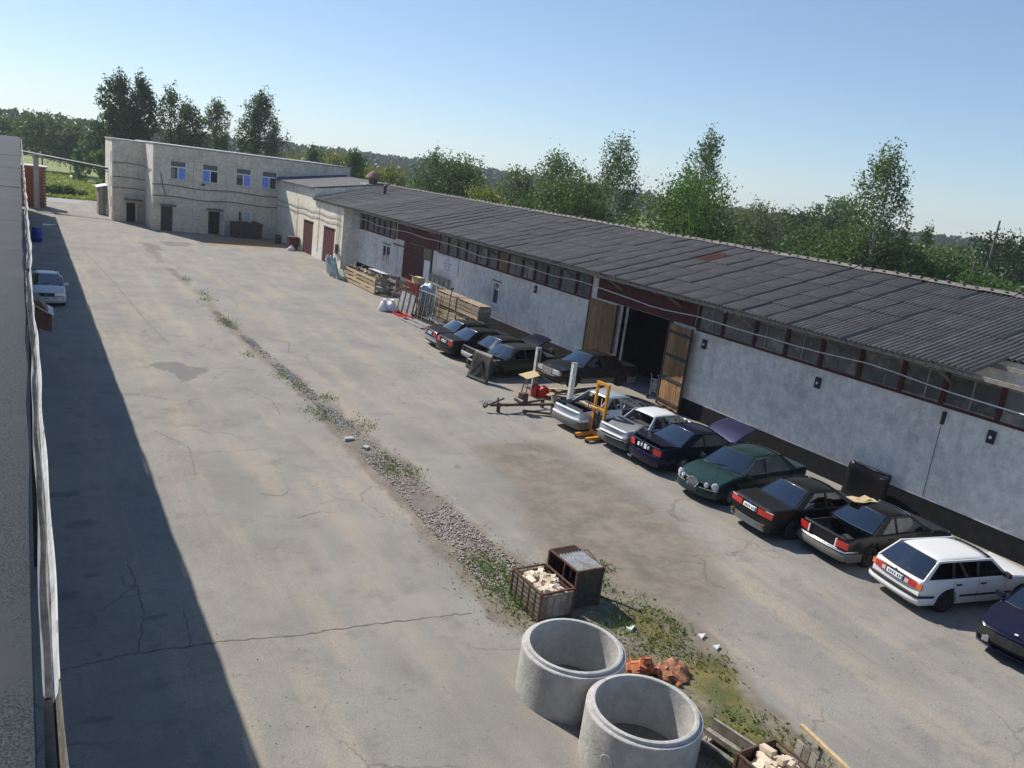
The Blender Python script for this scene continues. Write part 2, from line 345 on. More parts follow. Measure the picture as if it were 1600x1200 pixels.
    ru = ramp(t, math_(t, 'ADD', at.outputs['Alpha'], edge), .3, .9, 0, .85)
    c = mixc(t, ru, c, (.30,.185,.09))
    da = ramp(t, math_(t, 'ADD', sp.outputs[2], math_(t, 'MULTIPLY', edge, .5)), .35, .6, 0, .6)
    c = mixc(t, da, c, mixc(t, fine, (.085,.085,.085), (.15,.148,.144)))
    gr = ramp(t, math_(t, 'ADD', sp.outputs[1], edge), .35, .75, 0, .9)
    c = mixc(t, gr, c, mixc(t, ramp(t, blot, .35, .65), (.075,.085,.025), (.165,.135,.04)))
    tc = t.nodes.new('ShaderNodeTexCoord'); vo = t.nodes.new('ShaderNodeTexVoronoi'); vo.feature = 'DISTANCE_TO_EDGE'; vo.inputs['Scale'].default_value = .42
    dn = t.nodes.new('ShaderNodeTexNoise'); dn.inputs['Scale'].default_value = 1.3; dn.inputs['Detail'].default_value = 6; t.links.new(tc.outputs['Object'], dn.inputs['Vector'])
    va = t.nodes.new('ShaderNodeVectorMath'); va.operation = 'MULTIPLY_ADD'; va.inputs[1].default_value = (1.1,1.1,0); t.links.new(dn.outputs['Color'], va.inputs[0]); t.links.new(tc.outputs['Object'], va.inputs[2]); t.links.new(va.outputs[0], vo.inputs['Vector'])
    ck = math_(t, 'MULTIPLY', ramp(t, vo.outputs['Distance'], .003, .013, .42, 0), ramp(t, noise(t, .22, 4, loc=(2,9,4)), .48, .6))
    c = mixc(t, ck, c, (.09,.083,.072))                                             # hairline cracks in worn areas
    c = mixc(t, ramp(t, noise(t, 2.6, 5, rough=.55, loc=(9,1,3)), .68, .76, 0, .5), c, (.12,.115,.108))   # drip stains
    t.links.new(c, bs.inputs['Base Color']); bs.inputs['Roughness'].default_value = .95; bs.inputs['Specular IOR Level'].default_value = .25
    bump(t, bs, math_(t, 'ADD', fine, math_(t, 'MULTIPLY', mid, .8)), .5, .012)
    o = link('yard', me, m); tag(o, kind='structure'); return o
make_yard()
gm, t, bs = nt('meadow')
c = mixc(t, ramp(t, noise(t, .05, 6), .3, .7), (.14,.19,.04), (.25,.26,.07))
c = mixc(t, ramp(t, noise(t, 1.2, 6), .4, .7, 0, .6), c, (.07,.11,.025)); t.links.new(c, bs.inputs['Base Color']); bs.inputs['Roughness'].default_value = .95
bump(t, bs, noise(t, 2, 6), .8, .2)
b = MB(); b.add([(-1400,-500,-.02),(1700,-500,-.02),(1700,1700,-.02),(-1400,1700,-.02)], [(0,1,2,3)])
tag(b.build('ground', gm), kind='structure')
b = MB(); b.add([(-12,114,.03),(60,110,.03),(60,121,.03),(-12,119.5,.03)], [(0,1,2,3)])
tag(b.build('road', mat('road_asphalt', (.30,.295,.28), .95, var=.15, scale=.8, bmp=.3)), kind='structure')
# ------------------------------------------------------------------ walls with openings
def wall_cells(mb, u0, u1, z0, z1, ops, put):
    us = sorted({u0, u1, *[o[0] for o in ops], *[o[1] for o in ops]}); zs = sorted({z0, z1, *[o[2] for o in ops], *[o[3] for o in ops]})
    us = [u for u in us if u0 <= u <= u1]; zs = [z for z in zs if z0 <= z <= z1]
    for a, b2 in zip(us, us[1:]):
        run = None
        for c2, d in list(zip(zs, zs[1:]))+[(None, None)]:
            solid = c2 is not None and not any(o[0] <= (a+b2)/2 <= o[1] and o[2] <= (c2+d)/2 <= o[3] for o in ops)
            if solid: run = (run[0], d) if run else (c2, d)
            elif run: put(mb, a, b2, run[0], run[1]); run = None
def wall_x(X, th, y0, y1, z0, z1, ops):      # wall facing -X, outer face at X
    m = MB(); wall_cells(m, y0, y1, z0, z1, ops, lambda mb,a,b,c,d: mb.box(X, X+th, a, b, c, d)); return m
def wall_y(Y, th, x0, x1, z0, z1, ops):      # wall facing -Y
    m = MB(); wall_cells(m, x0, x1, z0, z1, ops, lambda mb,a,b,c,d: mb.box(a, b, Y, Y+th, c, d)); return m

# ------------------------------------------------------------------ warehouse
WX = 25.0; EX, EZ = 23.2, 5.40; RX, RZ = 31.0, 7.32; SL = (RZ-EZ)/(RX-EX)
wh = thing('warehouse', 'long whitewashed warehouse with grey corrugated roof beside the parked cars', 'warehouse', (WX, 40, 0))
wh.location = (0,0,0)
GATE2 = (26.75,30.1,0,3.93); GATE1 = (51.9,57.0,0,3.75)
W1 = (59.75,61.35,1.6,2.97); W2 = (42.12,42.88,1.65,3.02)
CL = [(58.9,69.8,3.68,4.9),(32.9,51.1,3.75,4.9),(4,25.0,3.9,4.95)]
wall_x(WX, .35, 3, 71, .75, 5.75, [GATE1, GATE2, W1, W2]+CL).build('wall', MT['whitewash'], wh)
wall_x(WX-.012, .37, 3, 71, -.05, .75, [(51.9,57.0,-.1,.8),(26.75,30.1,-.1,.8)]).build('plinth', MT['tar'], wh)
MB().box(RX+7.4, RX+7.7, 3, 75, 0, 5.4).build('back_wall', MT['whitewash'], wh)
MB().prism([(WX,0),(RX+7.4,0),(RX+7.4,5.3),(RX,RZ-.1),(WX,5.75)], 3, 3.3, 'y').build('end_wall', MT['whitewash'], wh)
MB().box(WX+.36, RX+7.4, 3.3, 75, -.01, .028).build('inner_floor', MT['concrete'], wh)
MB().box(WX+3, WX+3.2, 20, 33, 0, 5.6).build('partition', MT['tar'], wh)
tag(MB().panel([(RX,2.6,RZ+.02),(RX+8.4,2.6,RZ-8.4*SL),(RX+8.4,75.3,RZ-8.4*SL),(RX,75.3,RZ+.02)], .05).build('rear_slope', asbestos('rear_sheet', .1, False), wh))
# purlins and rafters under the overhang
for k, x in enumerate((23.35, 24.5, 25.5)):
    z = EZ+(x-EX)*SL-.13; MB().box(x-.05, x+.05, 3, 75.2, z-.07, z+.055).build('purlin', MT['greywood'], wh)
for i in range(17):
    y = 5.2+i*4.2
    m = MB(); m.beam((23.3,y,EZ-.16),(25.6,y,EZ+2.4*SL-.2), .09, .13); m.beam((23.75,y,EZ-.12),(24.98,y,4.65), .07, .07)
    m.build('eave_bracket', MT['greywood'], wh)
# soffit shade boards behind overhang: roof underlay rows seen through the missing sheets
# corrugated sheets
def sheet_mesh(w=1.17, l=1.74, waves=6, amp=.04):
    n = waves*6+1; v = []; f = []
    for i in range(n+1):
        y = w*i/n; z = amp*math.cos(2*math.pi*y/(1.13/waves))
        v += [(0,y,z),(l,y,z),(0,y,z-.012),(l,y,z-.012)]
    for i in range(n):
        a = i*4; f += [(a,a+1,a+5,a+4),(a+2,a+6,a+7,a+3),(a,a+4,a+6,a+2),(a+1,a+3,a+7,a+5)]
    me = bpy.data.meshes.new('corrugated_sheet'); me.from_pydata(v, [], f); me.shade_smooth(); me.set_sharp_from_angle(angle=R(50)); me.materials.append(MT['asbestos']); return me
SH = sheet_mesh(); PITCH = 1.13; ROWL = 1.605
ang = math.atan(SL); far = MB(); cnt = 0
SHR = SH.copy(); SHR.materials[0] = mat('rust_red_sheet', (.15,.07,.05), .8, var=.3, scale=5)
rr = random.Random(3)
for c_ in range(64):
    y0 = 75.3-PITCH*(c_+1); dy = rr.uniform(-.012, .012)
    sag = .03*math.sin(y0*.25)+.018*math.sin(y0*.61+1)
    for r_ in range(5):
        if r_ == 0 and y0 < 11.3: continue
        x0 = EX+r_*ROWL*math.cos(ang); z0 = EZ+r_*ROWL*math.sin(ang)+.028*r_*0+sag*(1-r_*.15)+.03
        loc = (x0-.02+rr.uniform(-.02,.02), y0+dy, z0+rr.uniform(-.004,.008)); ry = -ang+R(.75)+rr.uniform(-.004,.004); rz = rr.uniform(-.004,.004)
        if y0 < 71.5:
            o = link('corrugated_sheet', SHR if (c_ == 41 and r_ == 3) else SH, None, wh); o.location = loc; o.rotation_euler = (-.006+rr.uniform(-.003,.002), ry, rz); cnt += 1
        else:
            Mx = Matrix.Translation(loc) @ Matrix.Rotation(ry, 4, 'Y')
            far.add([Mx @ v.co for v in SH.vertices], [tuple(p.vertices) for p in SH.polygons])
o = far.build('corrugated_sheet', asbestos('far_sheet', .1, False), wh, smooth=50); o['kind'] = 'stuff'
# ridge caps
CAPM = asbestos('ridge_cement', .15, False)
for i in range(64):
    y = 75.3-1.13*i; s = rr.uniform(-.02,.03)
    m = MB(); pts = [(RX-.28,RZ-.28*SL+.07),(RX-.1,RZ+.085),(RX,RZ+.11),(RX+.1,RZ+.085),(RX+.28,RZ-.28*SL+.07)]
    v = [(x,y,z+s) for x,z in pts]+[(x,y-1.2,z+s*.4+.01) for x,z in pts]
    m.add(v, [(k,k+1,k+6,k+5) for k in range(4)]); m.build('ridge_cap', CAPM, wh, recalc=False)
    for k in range(2):
        tilt = rr.uniform(-.03,.05); MB().obox((RX-.14, y-.3-.55*k, RZ+.1+tilt), (.2,.09,.05), (rr.uniform(-.3,.3),.3,rr.uniform(-.4,.4))).build('mortar_lump', CAPM, wh)
# clerestory strip windows
def strip_windows(y0, y1, z0, z1, n, boards=()):
    MB().box(WX-.03, WX+.1, y0, y1, z0-.06, z0+.03).build('window_rail', MT['redframe'], wh)
    MB().box(WX-.03, WX+.1, y0, y1, z1, z1+.12).build('window_rail', MT['redframe'], wh)
    ys = [y0+(y1-y0)*i/n+(rr.uniform(-.12,.12) if 0 < i < n else 0) for i in range(n+1)]
    for i in range(n+1): MB().box(WX-.045, WX+.12, ys[i]-.07, ys[i]+.07, z0+.03, z1).build('window_post', MT['redframe'], wh)
    for i in range(n):
        a, c2 = ys[i]+.07, ys[i+1]-.07; ww = MB().box(WX+.03, WX+.045, a, c2, z0+.03, z1)
        o = ww.build('window', MT['board'] if i in boards else MT['dirtyglass'], wh)
        fr = MB()
        fr.box(WX+.005, WX+.028, a, c2, z0+.03, z0+.08); fr.box(WX+.005, WX+.028, a, c2, z1-.05, z1); 
        if True:
            q = a+(c2-a)*rr.uniform(.3,.75); fr.box(WX+.005, WX+.028, q-.025, q+.025, z0+.08, z1-.05)
        fr.build('frame', MT['greywood'], o)
        if rr.random() < .45: 
            q = a+(c2-a)*rr.uniform(.1,.5); MB().box(WX+.046, WX+.06, q, q+(c2-a)*.35, z0+.05, z1-.05).build('curtain', MT['card'], o)
strip_windows(58.9, 69.8, 3.68, 4.9, 9); strip_windows(32.9, 51.1, 3.75, 4.9, 13, (6,)); strip_windows(4, 25.0, 3.9, 4.95, 13)
# PVC windows
def pvc_x(X, y0, y1, z0, z1, parent, mull=1, name='window'):
    fr = MB(); w = .07
    fr.box(X-.03,X+.05,y0,y0+w,z0,z1); fr.box(X-.03,X+.05,y1-w,y1,z0,z1); fr.box(X-.03,X+.05,y0+w,y1-w,z0,z0+w); fr.box(X-.03,X+.05,y0+w,y1-w,z1-w,z1)
    for k in range(mull): q = y0+(y1-y0)*(k+1)/(mull+1); fr.box(X-.025,X+.05,q-.05,q+.05,z0+w,z1-w)
    o = fr.build(name, MT['whitepvc'], parent)
    MB().box(X+.01,X+.018,y0+w,y1-w,z0+w,z1-w).build('pane', MT['winglass'], o)
    MB().box(X-.12,X-.035,y0-.06,y1+.06,z0-.05,z0-.01).build('sill', MT['whitepvc'], o)
    MB().box(X+.25,X+.27,y0,y1,z0,z1).build('curtain', MT['interior'], o)
pvc_x(WX, *W1, wh); pvc_x(WX, *W2, wh, 0)
for y in (60.55, 42.5): MB().box(WX-.06, WX-.002, y-.9 if y > 50 else y-.5, y+.9 if y > 50 else y+.5, 3.05, 3.12).build('lintel', MT['greywood'], wh)
# gate one : tall dark red double door, boards above, tan board and white door beside it
MB().box(WX-.04, WX+.08, 51.3, 58.6, 3.75, 4.92).build('fascia_board', MT['redpaint'], wh)
for k, (a, c2) in enumerate(((55.17,56.95),(53.4,55.15))):
    d = MB().box(WX-.1, WX-.05, a, c2, .06, 3.72).build('gate_leaf', MT['redpaint'], wh)
    for j in range(5): y = a+(c2-a)*(j+.5)/5; MB().box(WX-.112, WX-.101, y-.155, y+.155, .08, 3.7).build('plank', MT['redpaint'], d)
    MB().box(WX-.15, WX-.112, a+.05, c2-.05, 2.9, 3.0).build('strap', MT['darksteel'], d)
MB().box(WX-.06, WX+.06, 51.95, 53.36, 2.95, 3.74).build('infill_board', MT['board'], wh)
d = MB().box(WX-.09, WX-.04, 52.1, 53.1, .08, 2.9).build('side_door', MT['whitepvc'], wh); MB().box(WX-.14, WX-.09, 52.2, 52.25, 1.0, 1.15).build('handle', MT['darksteel'], d)
MB().box(WX-.1, WX+.1, 51.9, 52.07, 0, 3.74).build('gate_post', MT['darksteel'], wh); MB().box(WX-.1, WX+.1, 53.15, 53.36, 0, 2.94).build('gate_post', MT['darksteel'], wh)
MB().box(WX-.06, WX, 57.05, 59.2, 3.25, 3.33).build('rail', MT['darksteel'], wh)
# gate two : open wooden leaves, red fascia
MB().box(WX-.05, WX+.08, 25.15, 32.3, 3.95, 4.95).build('fascia_board', MT['redpaint'], wh)
MB().box(WX-.03, WX+.2, 30.1, 30.45, 0, 3.94).build('gate_jamb', MT['galv'], wh)
MB().box(WX-.04, WX+.2, 26.5, 26.75, 0, 3.94).build('gate_jamb', MT['darksteel'], wh)
def leaf(hinge, rz, w, label):
    r = bpy.data.objects.new('gate_leaf', None); COL.objects.link(r); r.parent = wh; r.location = hinge; r.rotation_euler = (0,0,rz); r['label'] = label
    n = 10
    for k in range(n):
        a = w*k/n; MB().box(a+.008, a+w/n-.008, -.02, .02, .12+rr.uniform(-.03,.03), 3.85).build('plank', MT['doorwood'], r)
    for z in (.35, 1.4, 2.45, 3.5): MB().box(.02, w-.02, -.065, -.022, z-.06, z+.06).build('batten', MT['darksteel'], r)
    MB().box(-.06, -.002, -.05, .05, .1, 3.9).build('stile', MT['darksteel'], r); MB().box(w+.002, w+.06, -.05, .05, .1, 3.9).build('stile', MT['darksteel'], r)
leaf((WX-.12, 30.45, 0), R(88), 2.35, 'brown plank gate leaf folded back against the wall')
leaf((WX-.14, 26.5, 0), R(-98), 1.62, 'brown plank gate leaf folded back beside the black doorway')
# wall lamps, cable, pipes
for y, z in ((24.34,3.37),(18.38,3.32),(11.99,3.40),(38.06,3.35)):
    o = MB().box(WX-.09, WX-.001, y-.11, y+.11, z-.2, z+.2).build('wall_box', MT['black'], wh); MB().box(WX-.105, WX-.09, y-.04, y+.04, z-.05, z+.04).build('lamp_glass', MT['whiteplastic'], o)
MB().box(WX-.07, WX-.001, 13.5, 13.6, 3.3, 3.72).build('wall_box', MT['black'], wh)
for y in (13.55, 58.2): MB().tube([(WX-.03,y,.8),(WX-.03,y+.02,3.7)], .009, 6).build('wire', MT['darksteel'], wh)
m = MB(); pts = []
for i in range(60):
    y = 67-i*1.02; pts.append((24.0, y, 4.62+.1*math.sin(i*.6)*math.sin(i*.21)-.05*abs(math.sin(i*.75))))
m.tube(pts, .022, 6).build('cable', MT['whiteplastic'], wh, smooth=60)
# sign board
sg = thing('sign_board', 'white sign with small orange emblem and lines of writing on warehouse wall', 'sign', (WX-.03, 49.4, 3.1))
s_ = MB().box(-.03,0,-1.6,1.6,-.53,.5).build('board', MT['whiteplastic'], sg)
om = mat('sign_orange', (.7,.3,.08), .6); dm = mat('sign_letters', (.16,.18,.25), .6)
for k,(a,w) in enumerate(((-.05,.16),(-.24,.14))): MB().box(-.034,-.0305,a,a+w,.22,.38).build('emblem', om, s_)
for (y0, y1, z, h) in ((.25,.45,.25,.12),(.75,-.75,.03,.13),(.55,-.65,-.17,.15),(.45,-.6,-.38,.15)):
    y = max(y0,y1); lo = min(y0,y1); q = random.Random(int(z*100)+50)
    while y > lo:
        w = q.uniform(.05,.1)
        if q.random() < .86:
            MB().box(-.034,-.0305,y-w,y-w*.62,z-h/2,z+h/2).build('letter', dm, s_)
            if q.random() < .7: zz = q.choice((z+h/2-.03,z-.015,z-h/2)); MB().box(-.034,-.0305,y-w*.62,y-w*.1,zz,zz+.03).build('letter', dm, s_)
        y -= w+.03
# ------------------------------------------------------------------ cream annex
an = thing('annex', 'cream plastered annex with two dark red doors between warehouse and office block', 'building', (0,0,0))
AX = 23.5; D1 = (75.3,78.35,-.1,3.13); D2 = (69.0,72.1,-.1,3.15)
wall_x(AX, .35, 67, 75.45, .0, 5.24, [D2, (75.3,75.5,-.1,3.13)]).build('wall', MT['cream'], an); wall_x(AX, .35, 75.45, 88.3, .0, 6.32, [D1]).build('wall', MT['cream'], an)
MB().box(AX+.35, WX+.02, 67, 67.3, 0, 5.5).build('return_wall', MT['whitewash'], an)
MB().box(AX-.02, AX-.001, 72.2, 75.2, 0, 1.35).build('patch', MT['whitewash'], an)
m = MB(); m.panel([(23.15,75.4,6.36),(31,75.4,7.5),(31,88.35,7.5),(23.15,88.35,6.36)], .09); m.panel([(31,75.4,7.5),(40,75.4,6.3),(40,88.35,6.3),(31,88.35,7.5)], .09)
m.build('roof', mat('flat_felt', (.115,.112,.112), .95, var=.2, scale=1.2, bmp=.4), an)
MB().prism([(AX+.36,5.0),(WX+7,5.6),(31,7.38),(AX+.36,6.3)], 75.46, 75.7, 'y').build('gable', MT['cream'], an)
MB().tube([(23.3,88.3,6.5),(31,88.3,7.6)], .07, 8).build('flashing', MT['blueplastic'], an)
for (a, c2, _, h) in (D1, D2):
    for k in range(2):
        y0 = a+(c2-a)*k/2; d = MB().box(AX+.04, AX+.09, y0+.02, y0+(c2-a)/2-.02, .05, h-.05).build('door', MT['redpaint'], an)
        for j in range(4): w = (c2-a)/8; MB().box(AX+.028, AX+.039, y0+.03+j*w, y0+.03+j*w+w-.02, .1, h-.1).build('plank', MT['redpaint'], d)
    MB().box(AX-.06, AX-.002, a-.1, c2+.1, h+.02, h+.1).build('lintel', MT['greywood'], an)
for z, s in ((4.2,.03),(3.7,.05)): MB().tube([(AX-.06,67.5+i*1.03,z+.06*math.sin(i*1.3)) for i in range(21)], .022, 6).build('cable', MT['darksteel'], an)
for y in (67.6,68.0,68.3,73.6,80.5): MB().tube([(AX-.05,y,.6),(AX-.05,y,5.0)], .025, 6).build('pipe', MT['oldwhite'], an)
MB().box(AX-.2, AX-.001, 67.7, 68.2, 1.2, 2.0).build('meter_box', MT['redpaint'], an)
MB().tube([(24.2,66.9,4.6),(24.75,66.85,.2)], .03, 6).build('pipe', MT['oldwhite'], an)
# roof ventilator and stub pipe
rv = thing('roof_ventilator', 'round brown roof ventilator with conical cap on annex roof', 'ventilator', (29.6,76.6,7.1))
MB().lathe([(.42,-.1),(.42,.75),(.3,.8)], 20).build('shaft', MT['rust'], rv, smooth=40)
MB().lathe([(.78,.72),(.74,.82),(.32,1.28),(.18,1.38),(0,1.4)], 20).build('cap', mat('brown_cap', (.24,.15,.11), .8, var=.25), rv, smooth=40)
MB().box(-1.0,1.0,-.75,.75,-.05,.0+.16).build('base_slab', MT['oldwhite'], rv)
sp_ = thing('stub_pipe', 'short black vent pipe standing on warehouse roof slope', 'pipe', (28.1,69.6,6.55))
MB().tube([(0,0,0),(0,0,.75)], .13, 10).build('tube', MT['black'], sp_); MB().lathe([(.2,.75),(.2,.85),(0,.95)],12).build('cap', MT['black'], sp_)
# ------------------------------------------------------------------ office block
ob = thing('office_block', 'two storey beige panel office block with white framed windows', 'building', (0,0,0))
FY = 88.4; BT = 8.38
WINS = [(12.74,14.26),(15.81,17.36),(19.12,20.68),(21.78,23.36)]
ops = [(a,b_,5.2,6.96) for a,b_ in WINS]+[(11.96,13.06,-.1,2.45),(16.53,17.67,-.1,2.33),(13.66,14.46,1.5,2.3),(15.08,15.86,1.5,2.28),(19.49,20.87,1.6,2.66)]
cuts = [11.25,14.95,18.2,21.2,24.4,27.6,31.4]; zc = [-.05,.35,4.42,7.15,BT]
for i in range(len(cuts)-1):
    for j in range(len(zc)-1):
        us = [cuts[i]+.008]+sorted(u for o_ in ops if o_[2] < zc[j]+.01 and o_[3] > zc[j+1]-.01 for u in o_[:2] if cuts[i] < u < cuts[i+1])+[cuts[i+1]-.008]
        us += [u for o_ in ops if j == 0 and o_[2] < 0 for u in o_[:2] if cuts[i] < u < cuts[i+1]]; us = sorted(set(us)); dy_ = (.03 if j == 0 else 0)+rr.uniform(0,.012)
        for ua, ub in zip(us, us[1:]):
            w = wall_y(FY+dy_, .3, ua, ub, zc[j]+.008, zc[j+1]-.008, ops)
            if w.f: w.build('facade_panel', MT['panelwall'], ob)
side_pl = mat('side_plaster', (.70,.65,.55), .93, var=.12, scale=1.5, bmp=.3)  # plain plaster of the side and rear walls
MB().box(11.2, 11.5, FY+.31, 94.69, 0, BT).build('side_wall', side_pl, ob)
w = wall_y(94.7, .3, 8.15, 11.24, 0, 8.3, [(9.44,10.32,-.1,2.05)]); w.build('wing_wall', MT['panelwall'], ob)
w = wall_x(8.1, .3, 95.01, 103, 0, 8.3, [(95.6,96.6,5.9,7.1),(95.6,96.6,3.4,4.6),(95.6,96.6,1.3,2.4)]); w.build('side_wall', side_pl, ob)
for z0,z1 in ((5.9,7.1),(3.4,4.6),(1.3,2.4)): pvc_x(8.2, 95.6,96.6,z0,z1, ob, 0)
MB().box(31.1, 31.38, FY+.31, 103, 0, BT).build('side_wall', side_pl, ob)
MB().box(8.4, 31.1, 102.7, 103, 0, 8.3).build('rear_wall', side_pl, ob)
MB().box(8.0, 11.3, 94.62, 103.1, 8.31, 8.42).build('roof', MT['galv'], ob); MB().box(11.15, 31.5, FY-.07, 103.1, BT+.03, BT+.14).build('roof', MT['galv'], ob)
MB().box(11.55, 31.0, FY+1.8, FY+1.9, .1, BT).build('inner_wall', MT['interior'], ob); MB().box(11.55, 31.0, FY+.35, FY+1.8, 4.3, 4.4).build('inner_floor', MT['interior'], ob)
MB().box(8.5, 11.2, 96.5, 96.6, .1, 8).build('inner_wall', MT['interior'], ob)
sky_pane = mat('sky_tinted_pane', (.13,.27,.72), .25, var=.15, coat=.5); topp = mat('grey_transom', (.12,.12,.115), .6, var=.2)  # saturated blue pane colour stands in for sky reflected in the glass
for k,(a,b_) in enumerate(WINS):
    z0, z1 = 5.2, 6.96; zt = 6.42; w = .07; fr = MB(); y0, y1 = FY+.06, FY+.14
    fr.box(a,a+w,y0,y1,z0,z1); fr.box(b_-w,b_,y0,y1,z0,z1); fr.box(a+w,b_-w,y0,y1,z0,z0+w); fr.box(a+w,b_-w,y0,y1,zt-.05,zt+.05); q = (a+b_)/2; fr.box(q-.05,q+.05,y0,y1,z0+w,zt-.05)
    o = fr.build('window', MT['whitepvc'], ob)
    MB().box(a+w,b_-w,y0+.01,y0+.05,zt+.05,z1).build('transom_panel', topp, o)
    for s in range(2):
        c0, c1 = (a+w,q-.05) if s == 0 else (q+.05,b_-w)
        if (k % 2 == 0) == (s == 1): MB().box(c0,c1,y0+.03,y0+.036,z0+w,zt-.05).build('pane', sky_pane, o)
        else: MB().box(c0,c1,y0+.03,y0+.036,z0+w,zt-.05).build('pane', MT['winglass'], o)
        if (k % 2 == 0) == (s == 1): pass
        elif k >= 2: MB().box(c0,c1,y0+.06,y0+.07,z0+w,zt-.05).build('curtain', MT['cream'], o)
    MB().box(a-.08,b_+.08,FY-.1,FY+.05,z0-.06,z0-.005).build('sill', MT['galv'], o)
o = MB().box(12.0,13.02,FY+.12,FY+.18,.02,2.42).build('door', mat('brown_door', (.05,.028,.022), .6), ob); MB().box(12.9,12.96,FY+.06,FY+.12,1.0,1.15).build('handle', MT['galv'], o)
o = MB().box(16.57,17.6,FY+.9,FY+.95,.02,2.3).build('door', MT['interior'], ob)
o = MB().obox((17.85,FY-.45,1.1),(.05,1.0,2.1),(0,0,.15)).build('door', MT['oldwhite'], ob); o['label'] = 'open white door'
o = MB().obox((10.5,94.15,1.0),(.05,.95,2.0),(0,0,-.25)).build('door', MT['oldwhite'], ob); o['label'] = 'open white wing door'
for (a,b_,y,z) in ((11.85,13.3,FY,2.52),(16.36,17.86,FY,2.5),(9.2,10.85,94.7,2.33)): MB().box(a,b_,y-.9,y-.002,z,z+.16).build('canopy', MT['greyplastic'], ob)
for (a,b_) in ((13.66,14.46),(15.08,15.86)):
    o = MB().box(a,b_,FY+.05,FY+.1,1.5,2.3).build('vent_grille', MT['panelwall'], ob)
    for k in range(6): MB().box(a+.04,b_-.04,FY+.03,FY+.049,1.56+k*.12,1.63+k*.12).build('slat', MT['oldwhite'], o)
    MB().box(a-.05,b_+.05,FY-.03,FY-.002,1.42,1.49).build('sill', MT['oldwhite'], o)
fr = MB(); fr.box(19.49,19.56,FY+.05,FY+.12,1.6,2.66); fr.box(20.8,20.87,FY+.05,FY+.12,1.6,2.66); fr.box(19.56,20.8,FY+.05,FY+.12,1.6,1.67); fr.box(19.56,20.8,FY+.05,FY+.12,2.59,2.66); fr.box(20.0,20.08,FY+.05,FY+.12,1.67,2.59)
o = fr.build('window', MT['whitepvc'], ob); MB().box(20.08,20.8,FY+.07,FY+.1,1.67,2.59).build('blind', MT['oldwhite'], o); MB().box(19.56,20.0,FY+.07,FY+.076,1.67,2.59).build('pane', MT['winglass'], o)
for z in (4.55,3.45,6.35): 
    x0 = 11.1 if z < 6 else 8.1
    pts = [(x0+i*.9, FY-.06, z+(.08*math.sin(i*.9)-.02*i*(z < 4.6)*.3)) for i in range(15 if z < 6 else 4)]
    if z > 6: pts = [(8.1,94.6,6.0),(9.5,94.6,6.1),(11.0,94.55,6.0),(11.15,90,5.9),(11.9,FY-.05,5.7),(12.1,FY-.05,4.4),(12.4,FY-.05,3.6)]
    MB().tube(pts, .035, 6).build('cable', MT['darksteel'], ob)
for z in (4.55,3.45): MB().tube([(8.1,94.62,z+.05),(9.6,94.62,z+.1),(11.2,94.6,z)], .03, 6).build('cable', MT['darksteel'], ob)
MB().lathe([(0,0),(.16,.02),(.2,.2),(0,.22)], 10, (15.9,FY-.2,4.85)).build('lamp', MT['darksteel'], ob)
# rusty tanks and sheets along the foot of the office wall
q = thing('scrap_container', 'dark rusty steel container under the small office window', 'container', (20.1,87.2,0))
MB().prism([(-1.45,.12),(1.45,.12),(1.55,1.5),(-1.55,1.5)], -.6, .6, 'y').build('body', MT['darksteel'], q)
for k in range(9): MB().box(-1.42+k*.345,-1.34+k*.345,-.66,-.601,.14,1.46).build('rib', MT['rust'], q)
MB().box(-1.6,1.6,-.68,.66,1.5,1.58).build('rim', MT['rust'], q)
for x in (-1.1,1.1): MB().box(x-.12,x+.12,-.55,.55,0,.119).build('skid', MT['rust'], q)
for k in range(4): MB().obox((-1.0+k*.65,.1,1.62+.05*(k%2)),(.6,.7,.05),(.1*(k-1),.15*(k%3-1),.3*k)).build('scrap_sheet', MT['rust'], q)
q = thing('waste_bin', 'rusty red waste bin standing beside the annex door', 'bin', (22.9,79.6,0))
MB().prism([(-.4,0),(.4,0),(.5,1.2),(-.5,1.2)], -.45, .45, 'y').build('body', MT['redpaint'], q); MB().box(-.54,.54,-.5,.5,1.2,1.26).build('rim', MT['rust'], q)
for sx in (-.35,.35): MB().box(sx-.05,sx+.05,-.4,.4,-.0,.06).build('foot', MT['rust'], q)
q = thing('oil_drum', 'dark oil drum in the corner of office block and annex', 'drum', (22.6,83.8,0))
MB().lathe([(0,0),(.3,0),(.3,.28),(.315,.3),(.3,.32),(.3,.58),(.315,.6),(.3,.62),(.3,.88),(0,.87)], 18).build('drum_shell', MT['darksteel'], q, smooth=40); MB().lathe([(.05,.87),(.05,.9),(0,.9)],8,(.15,0,0)).build('bung', MT['rust'], q)
q = thing('litter_bag', 'small pale rubbish bag beside the rusty waste bin', 'bag', (22.4,78.2,0))
m = MB(); m.lathe([(0,0),(.28,.02),(.34,.18),(.25,.36),(.07,.46),(.1,.55),(0,.54)], 14); m.v = [(x*(1+.2*math.sin(5*y+z*9)),y*(1+.2*math.cos(6*x+z*7)),z) for x,y,z in m.v]; m.build('bag_body', MT['sack'], q, smooth=70)
# lean-to shed beyond the office wing
q = thing('lean_to', 'brown board shed leaning on the far side of the office wing', 'shed', (7.4,102,0))
for k in range(6): MB().box(-.1+k*.12,.012+k*.12,-1.4,-1.36,0,3.1).build('plank', MT['greywood'], q)
for k in range(9): MB().box(-.14,-.1,-1.35+k*.3,-1.07+k*.3,0,3.0+rr.uniform(-.1,.1)).build('plank', MT['greywood'], q)
MB().panel([(-.35,-1.6,3.0),(.7,-1.6,3.3),(.7,1.6,3.3),(-.35,1.6,3.0)], .06).build('roof', MT['galv'], q)
